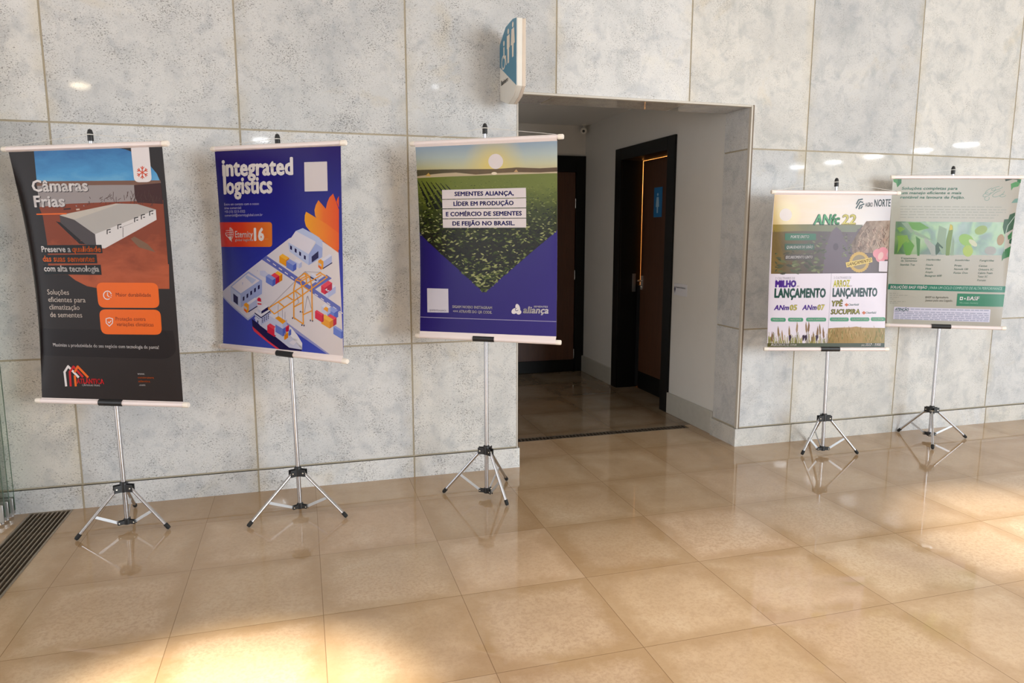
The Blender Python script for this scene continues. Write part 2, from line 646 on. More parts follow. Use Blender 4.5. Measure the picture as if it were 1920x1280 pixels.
# right door: casing, deep jambs, brown leaf standing a little open
d1 = thing('door_1', 'dark brown washroom door in a deep black frame, slightly open', None, (PX, 1.74, 0))
d1['kind'] = 'structure'
LX = 4.735
bm = new_bm()
cw = 0.135
for lo, hi in (((PX - 0.022, D1Y0, 0), (PX, D1Y0 + cw, D1Z)), ((PX - 0.022, D1Y1 - cw, 0), (PX, D1Y1, D1Z)),
               ((PX - 0.022, D1Y0 + cw, D1Z - 0.12), (PX, D1Y1 - cw, D1Z))):
    box(bm, lo, hi)
for lo, hi in (((PX, D1Y0 + 0.062, 0), (LX + 0.028, D1Y0 + cw, D1Z - 0.062)), ((PX, D1Y1 - cw, 0), (LX + 0.028, D1Y1 - 0.062, D1Z - 0.062)),
               ((PX, D1Y0 + cw, D1Z - 0.12), (LX + 0.028, D1Y1 - cw, D1Z - 0.062))):
    box(bm, lo, hi)
obj('frame', bm, BLACKF, d1, bevel=0.003)
LY0, LY1 = D1Y0 + cw + 0.004, D1Y1 - cw - 0.062
bm = new_bm()
box(bm, (LX, LY0, 0.185), (LX + 0.036, LY1, D1Z - 0.128))
lf = obj('leaf', bm, BROWNW, d1, bevel=0.002)
bm = new_bm()
box(bm, (LX - 0.004, LY0, 0.002), (LX + 0.038, LY1, 0.184))
obj('kick_plate', bm, BLACKF, d1, bevel=0.002)
bm = new_bm()
box(bm, (LX - 0.004, LY0, 0.19), (LX - 0.0002, LY0 + 0.085, D1Z - 0.13))
obj('edge_stile', bm, BLACKF, lf, bevel=0.001)
bm = new_bm()
box(bm, (LX - 0.006, LY1 + 0.002, 0.02), (LX + 0.025, LY1 + 0.06, 1.10))  # added dark strip, stands in for the shade in the lower door gap
obj('gap_blocker', bm, RUBBER, d1)
bm = new_bm()
box(bm, (LX - 0.006, LY1 - 0.055, 1.06), (LX - 0.0005, LY1 - 0.015, 1.20))
tube(bm, (LX - 0.045, LY1 - 0.035, 1.15), (LX - 0.004, LY1 - 0.035, 1.15), 0.009)
tube(bm, (LX - 0.045, LY1 - 0.043, 1.15), (LX - 0.045, LY1 - 0.005, 1.15), 0.008)
tube(bm, (LX - 0.016, LY1 - 0.035, 1.085), (LX - 0.005, LY1 - 0.035, 1.085), 0.011)
obj('handle', bm, CHROME, lf)
bm = new_bm()
box(bm, (PX + 0.14, D1Y1 - cw - 0.003, 1.03), (PX + 0.18, D1Y1 - cw - 0.0003, 1.22))
obj('strike_plate', bm, mat('dull_grey_metal', rgb(120, 120, 118), 0.4, 0.8), d1)
bm = new_bm()
box(bm, (LX - 0.006, 1.735, 1.80), (LX - 0.0004, 1.90, 2.09))
sg = obj('door_sign', bm, mat('blue_sign_plate', rgb(40, 120, 180), 0.3), lf, bevel=0.001)
bm = new_bm()
lathe(bm, (LX - 0.0065, 1.82, 2.02), (-1, 0, 0), [(0, 0), (0, 0.014), (0.001, 0.014), (0.001, 0)], 16)
prism(bm, [(1.80, 1.995), (1.84, 1.995), (1.853, 1.90), (1.832, 1.90), (1.832, 1.84), (1.808, 1.84), (1.808, 1.90), (1.787, 1.90)],
      lambda y, z: (LX - 0.0065, y, z), lambda y, z: (LX - 0.0075, y, z))
obj('pictogram', bm, mat('pale_blue_print', rgb(170, 205, 230), 0.4), sg, smooth=False)

# door at the end of the passage
d2 = thing('door_2', 'brown door in a black frame at the end of the passage', None, (3.95, 3.24, 0))
d2['kind'] = 'structure'
bm = new_bm()
box(bm, (D2X0, 3.215, 0), (D2X0 + 0.117, 3.30, D2Z))
box(bm, (D2X1 - 0.117, 3.215, 0), (D2X1 - 0.001, 3.30, D2Z))
box(bm, (D2X0 + 0.117, 3.215, D2Z - 0.18), (D2X1 - 0.117, 3.30, D2Z))
obj('frame', bm, BLACKF, d2, bevel=0.003)
bm = new_bm()
box(bm, (D2X0 + 0.12, 3.235, 0.145), (D2X1 - 0.121, 3.275, D2Z - 0.183))
lf2 = obj('leaf', bm, BROWNW, d2, bevel=0.002)
bm = new_bm()
box(bm, (D2X0 + 0.12, 3.230, 0.003), (D2X1 - 0.121, 3.278, 0.144))
obj('kick_plate', bm, BLACKF, d2, bevel=0.002)
for z in (0.16, 1.10, 1.93):
    bm = new_bm()
    tube(bm, (D2X1 - 0.119, 3.228, z), (D2X1 - 0.119, 3.228, z + 0.11), 0.006)
    obj('hinge', bm, CHROME, d2)
bm = new_bm()
box(bm, (D2X0 + 0.15, 3.229, 1.02), (D2X0 + 0.19, 3.2345, 1.16))
tube(bm, (D2X0 + 0.17, 3.20, 1.10), (D2X0 + 0.17, 3.23, 1.10), 0.009)
tube(bm, (D2X0 + 0.165, 3.20, 1.10), (D2X0 + 0.28, 3.20, 1.10), 0.009)
obj('handle', bm, CHROME, lf2)

# ------------------------------------------------------------------ drains in the floor
t = thing('floor_drain', 'long slotted metal drain across the passage floor', 'drain', ((CDX0 + CDX1) / 2, 0.62, 0))
bm = new_bm()
for lo, hi in (((CDX0, CDY0, -0.03), (CDX1, CDY0 + 0.012, 0.001)), ((CDX0, CDY1 - 0.012, -0.03), (CDX1, CDY1, 0.001)),
               ((CDX0, CDY0 + 0.012, -0.05), (CDX1, CDY1 - 0.012, -0.045))):
    box(bm, lo, hi)
obj('channel', bm, IRON, t)
bm = new_bm()
x = CDX0 + 0.004
i = 0
while x < CDX1 - 0.02:
    w = 0.034 if i % 17 == 16 else 0.014
    box(bm, (x, CDY0 + 0.0125, -0.012), (x + w, CDY1 - 0.0125, 0.0008))
    x += w + 0.016
    i += 1
obj('grate', bm, IRON, t)

t = thing('trench_drain', 'steel bar trench drain on the floor beside the glass panels', 'drain', (-0.17, -1.7, 0))
bm = new_bm()
for lo, hi in (((DRX0, DRY0, -0.06), (DRX0 + 0.012, DRY1, 0.002)), ((DRX1 - 0.012, DRY0, -0.06), (DRX1, DRY1, 0.002)),
               ((DRX0 + 0.012, DRY1 - 0.012, -0.06), (DRX1 - 0.012, DRY1, 0.002)), ((DRX0 + 0.012, DRY0, -0.06), (DRX1 - 0.012, DRY0 + 0.012, 0.002))):
    box(bm, lo, hi)
obj('frame', bm, STEEL, t)
bm = new_bm()
box(bm, (DRX0, DRY0, -0.10), (DRX1, DRY1, -0.06))
obj('pit', bm, PIT, t)
nb = 8
for i in range(nb):
    xc = DRX0 + 0.012 + (i + 0.8) * (DRX1 - DRX0 - 0.024) / (nb + 0.6)
    bm = new_bm()
    box(bm, (xc - 0.0035, DRY0 + 0.0125, -0.03), (xc + 0.0035, DRY1 - 0.0125, 0.0005))
    obj('bar', bm, STEEL, t)
y = DRY1 - 0.3
while y > DRY0:
    bm = new_bm()
    tube(bm, (DRX0 + 0.0125, y, -0.018), (DRX1 - 0.0125, y, -0.018), 0.004, 8)
    obj('tie_rod', bm, STEEL, t)
    y -= 0.3

# ------------------------------------------------------------------ folded glass panels at the left edge
GL = ['clear glass door panel nearest the stone wall, its edge furthest right',
      'clear glass door panel in the middle of the folded stack of three',
      'clear glass door panel at the front of the folded stack, nearest the trench drain']
for i, (gx, gy) in enumerate(((-0.328, -0.10), (-0.334, -0.155), (-0.340, -0.21))):
    t = thing('glass_door_panel', GL[i], 'glass door', (gx - 0.45, gy, 0), 'folded glass door panels')
    bm = new_bm()
    box(bm, (gx - 0.9, gy - 0.005, 0.06), (gx, gy + 0.005, 2.7))
    g = obj('glass', bm, GLASS, t)
    bm = new_bm()
    box(bm, (gx, gy - 0.005, 0.06), (gx + 0.0012, gy + 0.005, 2.7))
    obj('edge', bm, GLASSEDGE, t)
    bm = new_bm()
    for s in (-1, 1):
        box(bm, (gx - 0.16, gy + s * 0.006 - (0.010 if s < 0 else 0), 0.035), (gx - 0.002, gy + s * 0.006 + (0.010 if s > 0 else 0), 0.135))
    pf = obj('patch_fitting', bm, mat('dull_clear_fitting', rgb(168, 166, 162), 0.3, 0.4), t, bevel=0.003)
    bm = new_bm()
    lathe(bm, (gx - 0.035, gy, 0.0), (0, 0, 1), [(0, 0), (0, 0.022), (0.022, 0.026), (0.034, 0.018), (0.034, 0)], 16)
    obj('pivot', bm, CHROME, pf)
    bm = new_bm()
    box(bm, (gx - 0.9, gy - 0.016, 2.70), (gx, gy + 0.016, 2.78))
    obj('top_rail', bm, ALUB, t)

# ------------------------------------------------------------------ wall fittings
# projecting restroom sign above the passage
SX0, SX1 = 2.611, 2.669
t = thing('restroom_sign', 'projecting white and blue restroom sign on the wall above the passage', 'sign', (2.64, 0, 2.68))
OUT = [(-0.382, 2.912), (-0.352, 2.945), (-0.144, 2.945), (-0.004, 2.862), (-0.004, 2.50), (-0.20, 2.445), (-0.312, 2.474), (-0.382, 2.523)]
OUT[1] = (-0.30, 2.926)
OUT[2] = (-0.144, 2.918)
OUT[3] = (-0.004, 2.845)
bm = new_bm()
prism(bm, OUT, lambda y, z: (SX0 + 0.004, y, z), lambda y, z: (SX1 - 0.022, y, z))
WHITES = mat('white_sign_plastic', rgb(226, 220, 210), 0.35, var=0.02)
obj('body', bm, WHITES, t, bevel=0.003)
bm = new_bm()
prism(bm, [(y * 0.995 - 0.001, z) for y, z in OUT], lambda y, z: (SX1 - 0.0215, y + 0.014 * (z > 2.7), z), lambda y, z: (SX1, y, z))
obj('back_plate', bm, mat('cream_sign_plate', rgb(222, 206, 190), 0.4), t, bevel=0.002)
bm = new_bm()
prism(bm, OUT, lambda y, z: (SX0, y, z), lambda y, z: (SX0 + 0.0038, y, z))
fp = obj('face_panel', bm, WHITES, t)
BLUES = mat('teal_blue_sign_film', rgb(62, 128, 156), 0.35, var=0.03)
bm = new_bm()
prism(bm, [(-0.3815, 2.9115), (-0.30, 2.9255), (-0.144, 2.9175), (-0.0045, 2.8445), (-0.0045, 2.705), (-0.3815, 2.5245)],
      lambda y, z: (SX0 - 0.0012, y, z), lambda y, z: (SX0 - 0.0002, y, z))
obj('blue_field', bm, BLUES, fp, smooth=False)
PIC = mat('white_pictogram_film', rgb(232, 218, 200), 0.4)


def sgn_disc(bm, y, z, r, r_in=0.0):
    x0, x1 = SX0 - 0.0014, SX0 - 0.0022
    n = 20
    if r_in:
        lathe(bm, (x0, y, z), (-1, 0, 0), [(0, r_in), (0, r), (0.0008, r), (0.0008, r_in), (0, r_in)], n)
    else:
        lathe(bm, (x0, y, z), (-1, 0, 0), [(0, 0), (0, r), (0.0008, r), (0.0008, 0)], n)


def sgn_poly(bm, pts):
    prism(bm, pts, lambda y, z: (SX0 - 0.0014, y, z), lambda y, z: (SX0 - 0.0022, y, z))


for (yc, h0, nm) in ((-0.305, 2.705, 'woman'), (-0.205, 2.690, 'man')):
    bm = new_bm()
    top = h0 + 0.165
    sgn_disc(bm, yc, top + 0.022, 0.016)
    w = 0.030 if nm == 'man' else 0.026
    if nm == 'man':
        sgn_poly(bm, [(yc - w, top), (yc + w, top), (yc + w, top - 0.075), (yc + 0.018, top - 0.078), (yc + 0.016, h0), (yc - 0.016, h0), (yc - 0.018, top - 0.078), (yc - w, top - 0.075)])
    else:
        sgn_poly(bm, [(yc - w, top), (yc + w, top), (yc + 0.042, top - 0.09), (yc + 0.018, top - 0.092), (yc + 0.015, h0), (yc - 0.015, h0), (yc - 0.018, top - 0.092), (yc - 0.042, top - 0.09)])
    obj('pictogram', bm, PIC, fp, smooth=False)
bm = new_bm()
yc, h0 = -0.105, 2.675
sgn_disc(bm, yc, h0 + 0.155, 0.016)
sgn_disc(bm, yc + 0.012, h0 + 0.042, 0.044, 0.034)
sgn_poly(bm, [(yc - 0.010, h0 + 0.132), (yc + 0.010, h0 + 0.132), (yc + 0.006, h0 + 0.062), (yc - 0.012, h0 + 0.062)])
sgn_poly(bm, [(yc - 0.0125, h0 + 0.076), (yc - 0.046, h0 + 0.074), (yc - 0.046, h0 + 0.060), (yc - 0.0125, h0 + 0.062)])
sgn_poly(bm, [(yc - 0.046, h0 + 0.059), (yc - 0.034, h0 + 0.059), (yc - 0.050, h0 + 0.012), (yc - 0.062, h0 + 0.015)])
obj('pictogram', bm, PIC, fp, smooth=False)


# ---- lettering from the built-in font
FONT_CAP = 0.682
_txt_cache = {}


def glyphs(body, bold=0.0, shear=0.0, narrow=None):
    key = (body, bold, shear)
    if key in _txt_cache:
        return _txt_cache[key]
    c = bpy.data.curves.new('lettering', 'FONT')
    c.body = body
    c.size = 1
    c.resolution_u = 2
    c.space_character = 1.0 + bold * 0.9
    c.shear = shear
    c.fill_mode = 'FRONT'
    o = bpy.data.objects.new('lettering', c)
    COL.objects.link(o)
    dg = bpy.context.evaluated_depsgraph_get()
    ev = o.evaluated_get(dg)
    me = ev.to_mesh()
    vs = [(v.co.x, v.co.y / FONT_CAP) for v in me.vertices]
    fs = [tuple(p.vertices) for p in me.polygons]
    ev.to_mesh_clear()
    if bold:
        n = len(vs)
        k = 8 if bold > 0.02 else (4 if bold > 0.008 else 2)
        v0, f0 = vs, fs
        vs, fs = [], []
        for i in range(k):
            a = 2 * math.pi * (i + (0.5 if k == 4 else 0)) / k
            dx, dy = bold * 1.25 * math.cos(a), bold * 0.9 * math.sin(a) / FONT_CAP
            fs += [tuple(j + len(vs) for j in f) for f in f0]
            vs += [(x + dx, y + dy) for x, y in v0]
    bpy.data.objects.remove(o)
    bpy.data.curves.remove(c)
    x0 = min(v[0] for v in vs)
    x1 = max(v[0] for v in vs)
    vs = [((v[0] - x0) / (x1 - x0), v[1]) for v in vs]
    _txt_cache[key] = (vs, fs)
    return vs, fs


def sign_text(body, y0, y1, z, cap, name, parent, m, x):
    vs, fs = glyphs(body, 0.01)
    bm = new_bm()
    vv = [bm.verts.new((x, y0 + (y1 - y0) * a, z + cap * b)) for a, b in vs]
    for f in fs:
        bm.faces.new([vv[i] for i in f])
    return obj(name, bm, m, parent, smooth=False)


GREYT = mat('grey_sign_lettering', rgb(110, 108, 106), 0.5)
sign_text('Banheiro', -0.035, -0.195, 2.585, 0.030, 'lettering', fp, GREYT, SX0 - 0.0012)

# small plaque beside the right door
t = thing('wall_plaque', 'small white plaque on the passage wall beside the right door', 'sign', (PX, 0.95, 1.15))
bm = new_bm()
box(bm, (PX - 0.004, 0.845, 1.095), (PX - 0.0003, 1.07, 1.20))
pq = obj('plate', bm, mat('pale_acrylic', rgb(222, 220, 226), 0.2), t, bevel=0.001)
DARKB = mat('navy_lettering', rgb(40, 38, 70), 0.5)
bm = new_bm()
prism(bm, [(1.055, 1.175), (1.040, 1.150), (1.055, 1.112), (1.068, 1.150)], lambda y, z: (PX - 0.0048, y, z), lambda y, z: (PX - 0.0042, y, z))
obj('symbol', bm, DARKB, pq, smooth=False)
vs, fs = glyphs('Banheiro Feminino', 0.015)
bm = new_bm()
vv = [bm.verts.new((PX - 0.0045, 1.03 - 0.155 * a, 1.160 + 0.014 * b)) for a, b in vs]
for f in fs:
    bm.faces.new([vv[i] for i in f])
obj('lettering', bm, DARKB, pq, smooth=False)

# little camera in the far corner of the passage
t = thing('security_camera', 'small white camera fixed high in the far passage corner', 'camera', (4.47, 3.15, PZ))
bm = new_bm()
lathe(bm, (4.47, 3.15, PZ), (0, 0, -1), [(0, 0), (0, 0.03), (0.012, 0.03), (0.014, 0.010), (0.035, 0.010), (0.035, 0)], 16)
obj('mount', bm, WHITES, t)
bm = new_bm()
lathe(bm, (4.48, 3.19, PZ - 0.055), (-0.35, -0.9, -0.25), [(0, 0), (0, 0.030), (0.004, 0.038), (0.070, 0.038), (0.075, 0.032), (0.075, 0)], 18)
hs = obj('housing', bm, WHITES, t)
bm = new_bm()
d = Vector((-0.35, -0.9, -0.25)).normalized()
lathe(bm, Vector((4.48, 3.19, PZ - 0.055)) + d * 0.0752, d, [(0, 0), (0, 0.015), (0.004, 0.012), (0.005, 0)], 16)
obj('lens', bm, BLKP, hs)

# ------------------------------------------------------------------ ceiling lights of the hall
LAMP_COOL = emit('cool_lamp_diffuser', (0.92, 0.96, 1, 1), 26)
LAMP_WARM = emit('warm_lamp_diffuser', (1, 0.82, 0.55, 1), 30)
FRAMEW = mat('white_lamp_frame', rgb(230, 230, 228), 0.5)
LIGHTS = [(3.34, -6.3, 0.05, 'c'), (-1.71, -7.7, 0.13, 'w')] + [(s[0], s[1], 0.07, 'w') for s in SPOTS]  # the wide wash beams get added fixtures as well
PENDANTS = [(10.2, -6.84, 2.85), (10.18, -5.89, 2.85), (10.1, -4.89, 2.85), (10.15, -4.0, 2.85), (9.67, -2.84, 2.78), (0.76, -8.4, 3.19)]
for x, y, z in PENDANTS:
    t = thing('pendant_light', 'round disc pendant light, mirrored as a white oval in the polished stone', 'light', (x, y, CEIL_Z), 'disc pendant lights')
    bm = new_bm()
    tube(bm, (x, y, z + 0.035), (x, y, CEIL_Z), 0.006, 8)
    obj('stem', bm, FRAMEW, t)
    bm = new_bm()
    lathe(bm, (x, y, z + 0.04), (0, 0, -1), [(0, 0), (0, 0.13), (0.03, 0.14), (0.036, 0.14), (0.036, 0)], 28)
    obj('housing', bm, FRAMEW, t)
    bm = new_bm()
    lathe(bm, (x, y, z + 0.0035), (0, 0, -1), [(0, 0), (0, 0.13), (0.012, 0.125), (0.016, 0.11), (0.018, 0)], 28)
    obj('diffuser', bm, LAMP_COOL, t)
for x, y, r, k in LIGHTS:
    t = thing('ceiling_light', 'round recessed ceiling light, mirrored in the polished stone, above a floor pool, or added to brighten the floor', 'light', (x, y, CEIL_Z), 'recessed ceiling lights')
    bm = new_bm()
    lathe(bm, (x, y, CEIL_Z), (0, 0, -1), [(-0.0, r), (0, r + 0.02), (0.003, r + 0.018), (0.004, r), (0, r)], 28)
    obj('frame', bm, FRAMEW, t)
    bm = new_bm()
    lathe(bm, (x, y, CEIL_Z - 0.001), (0, 0, -1), [(0, 0), (0, r - 0.001), (0.003, r - 0.002), (0.003, 0)], 28)
    obj('diffuser', bm, LAMP_WARM if k == 'w' else LAMP_COOL, t)


# ------------------------------------------------------------------ tripod poster stands and their hanging banners
# measured positions: pole foot, pole tip, leg collar height, feet, banner rods, printed corners
ST = {
    1: dict(base=(0.3219, -0.4217), cap=(0.3, -0.4217, 2.1739), hub=0.24, feet=[(0.092, -0.5251), (0.5465, -0.5024), (0.294, -0.0877)], top=[(-0.1794, -0.1786, 2.081), (0.7101, -0.7064, 2.081)], top_print=[(-0.1466, -0.1981, 2.0657), (0.6787, -0.6878, 2.0661)], bot=[(-0.1078, -0.281, 0.7336), (0.7108, -0.6295, 0.7336)], bot_print=[(-0.0753, -0.2948, 0.7507), (0.6824, -0.6174, 0.7503)], px=[(16, 285), (304, 275), (78.5, 745), (343.4, 753)]),
    2: dict(base=(1.2531, -0.4512), cap=(1.2214, -0.4512, 2.1812), hub=0.251, feet=[(0.9708, -0.6009), (1.5105, -0.6133), (1.25, -0.12)], top=[(0.8607, -0.2318, 2.109), (1.5704, -0.7498, 2.109)], top_print=[(0.877, -0.2437, 2.0974), (1.5431, -0.7298, 2.0941)], bot=[(0.8174, -0.0499, 0.9616), (1.5349, -0.822, 0.9615)], bot_print=[(0.8422, -0.0766, 0.9796), (1.5153, -0.8009, 0.99)], px=[(402.5, 283.4), (638.75, 273.5), (418, 643.4), (643.7, 666.8)]),
    3: dict(base=(2.3782, -0.5156), cap=(2.3781, -0.5156, 2.2762), hub=0.302, feet=[(2.1304, -0.3756), (2.4595, -0.701), (2.5804, -0.2651)], top=[(1.9801, -0.2636, 2.1727), (2.7476, -0.8362, 2.1727)], top_print=[(2.0066, -0.2833, 2.1518), (2.7186, -0.8145, 2.1513)], bot=[(1.9828, -0.2923, 1.0111), (2.7549, -0.8132, 1.0111)], bot_print=[(2.0089, -0.3099, 1.0416), (2.7307, -0.7968, 1.0457)], px=[(779, 276), (1044.8, 264), (787.5, 620.3), (1043, 630.6)]),
    4: dict(base=(5.0251, -0.3571), cap=(4.9909, -0.3571, 2.0322), hub=0.278, feet=[(4.8502, -0.3496), (5.2674, -0.4452), (5.1544, -0.045)], top=[(4.4807, -0.3228, 1.9267), (5.4584, -0.4576, 1.9267)], top_print=[(4.5054, -0.3262, 1.9076), (5.3942, -0.4488, 1.9112)], bot=[(4.5393, -0.2523, 0.8057), (5.4104, -0.5147, 0.8057)], bot_print=[(4.5635, -0.2596, 0.8204), (5.3797, -0.5054, 0.8191)], px=[(1452, 365), (1672, 366), (1438.6, 650.3), (1658, 651)]),
    5: dict(base=(6.1239, -0.2728), cap=(6.1209, -0.2728, 2.1511), hub=0.242, feet=[(6.05, -0.03), (5.9129, -0.5047), (6.4238, -0.3403)], top=[(5.6419, -0.1664, 2.0626), (6.5992, -0.4542, 2.0626)], top_print=[(5.6582, -0.1713, 2.0519), (6.5875, -0.4506, 2.0491)], bot=[(5.7617, -0.104, 0.9212), (6.4922, -0.5301, 0.9212)], bot_print=[(5.7703, -0.109, 0.9271), (6.4612, -0.512, 0.9341)], px=[(1674, 335), (1914.6, 335.7), (1662.7, 607.7), (1876.4, 612)]),
}
STAND_LABEL = {
    1: 'silver tripod stand holding the dark cold storage banner beside the trench drain',
    2: 'silver tripod stand holding the blue harbour illustration banner',
    3: 'silver tripod stand holding the bean field sunset banner at the passage edge',
    4: 'silver tripod stand holding the banner with the yellow sunset top and white lower half',
    5: 'silver tripod stand holding the beige and green banner at the far right',
}
BANNER_LABEL = {
    1: 'dark hanging banner with a white warehouse on red earth and orange boxes',
    2: 'blue hanging banner with an orange crane and a cargo ship',
    3: 'indigo hanging banner with a bean field at sunset and white text strips',
    4: 'hanging banner with a sunset crop photo above a white half with purple and green lettering',
    5: 'beige hanging banner with a green leaf photo band and green lettering',
}


def build_stand(k):
    s = ST[k]
    bx, by = s['base']
    cap = Vector(s['cap'])
    foot0 = Vector((bx, by, 0.035))
    ax = (cap - foot0).normalized()
    t = thing('poster_stand', STAND_LABEL[k], 'stand', (bx, by, 0), 'tripod poster stands')
    L = (cap - foot0).length
    bm = new_bm()
    tube(bm, foot0, foot0 + ax * 1.15, 0.0125)
    tube(bm, foot0 + ax * 1.14, foot0 + ax * (L - 0.05), 0.0095)
    obj('pole', bm, ALU, t)
    bm = new_bm()
    lathe(bm, foot0 + ax * (L - 0.062), ax, [(0, 0), (0, 0.0145), (0.040, 0.0145), (0.056, 0.010), (0.062, 0)], 18)
    obj('pole_cap', bm, BLKP, t)
    hz = s['hub']
    hc = foot0 + ax * ((hz - 0.035) / ax.z)
    feet = [Vector((x, y, 0.011)) for x, y in s['feet']]
    dirs = []
    for f in feet:
        d = Vector((f.x - hc.x, f.y - hc.y, 0)).normalized()
        dirs.append(d)
    bm = new_bm()
    lathe(bm, hc - ax * 0.022, ax, [(0, 0.0128), (0, 0.021), (0.05, 0.021), (0.058, 0.016), (0.058, 0.0128), (0, 0.0128)], 20)
    for d in dirs:
        sd = Vector((-d.y, d.x, 0))
        for q in (-1, 1):
            obox(bm, hc + d * 0.033 + sd * q * 0.0125, d * 0.020, sd * 0.0025, Vector((0, 0, 0.021)))
    col = obj('leg_collar', bm, BLKP, t, bevel=0.0015)
    for d in dirs:
        sd = Vector((-d.y, d.x, 0))
        bm = new_bm()
        tube(bm, hc + d * 0.040 - sd * 0.0175, hc + d * 0.040 + sd * 0.0175, 0.005, 10)
        obj('screw', bm, SCREW, col)
    bc = foot0 + ax * 0.008
    bm = new_bm()
    lathe(bm, bc - ax * 0.014, ax, [(0, 0), (0, 0.019), (0.03, 0.019), (0.034, 0.015), (0.034, 0)], 20)
    for d in dirs:
        sd = Vector((-d.y, d.x, 0))
        for q in (-1, 1):
            obox(bm, bc + d * 0.032 + sd * q * 0.008, d * 0.018, sd * 0.002, Vector((0, 0, 0.011)))
    fc = obj('foot_collar', bm, BLKP, t, bevel=0.0015)
    for d in dirs:
        sd = Vector((-d.y, d.x, 0))
        bm = new_bm()
        tube(bm, bc + d * 0.042 - sd * 0.0125, bc + d * 0.042 + sd * 0.0125, 0.004, 10)
        obj('screw', bm, SCREW, fc)
    for f, d in zip(feet, dirs):
        p0 = hc + d * 0.040 + Vector((0, 0, -0.004))
        bm = new_bm()
        tube(bm, p0, f + (p0 - f).normalized() * 0.012, 0.009, 14)
        lg = obj('leg', bm, ALU, t)
        u = (p0 - f).normalized()
        bm = new_bm()
        lathe(bm, f + u * 0.030, -u, [(0, 0.0095), (0, 0.0115), (0.026, 0.0118), (0.034, 0.008), (0.034, 0)], 14)
        obj('rubber_foot', bm, RUBBER, lg)
        mid = p0.lerp(f, 0.56)
        a = bc + d * 0.042
        sd = Vector((-d.y, d.x, 0))
        v = (mid - a)
        nn = v.normalized().cross(sd)
        bm = new_bm()
        obox(bm, (a + mid) / 2, v / 2 + v.normalized() * 0.006, sd * 0.002, nn * 0.008)
        obj('brace', bm, ALUB, lg, bevel=0.001)
    # clip that grips the lower rod
    b0, b1 = Vector(s['bot'][0]), Vector(s['bot'][1])
    rd = (b1 - b0).normalized()
    n = Vector((rd.y, -rd.x, 0))
    pole_at = foot0 + ax * ((b0.z - 0.035) / ax.z)
    c = b0 + rd * ((pole_at - b0).dot(rd))
    bm = new_bm()
    hl = 0.068
    pts = []
    for i in range(11):
        a = math.radians(-60 + 30 * i)
        pts.append((math.cos(a) * 0.0185, math.sin(a) * 0.0185))
    inner = [(x * 0.80, y * 0.80) for x, y in reversed(pts)]
    up = Vector((0, 0, 1))
    # open on the pole side
    o2 = pts + inner
    prism(bm, [(-(x), y) for x, y in o2], lambda p, q: c - rd * hl - n * p + up * q, lambda p, q: c + rd * hl - n * p + up * q)
    obox(bm, (c + pole_at) / 2 - n * 0.004, rd * 0.014, n * 0.016, up * 0.014)
    obj('rod_clip', bm, BLKP, t, smooth=False)
    return t, c


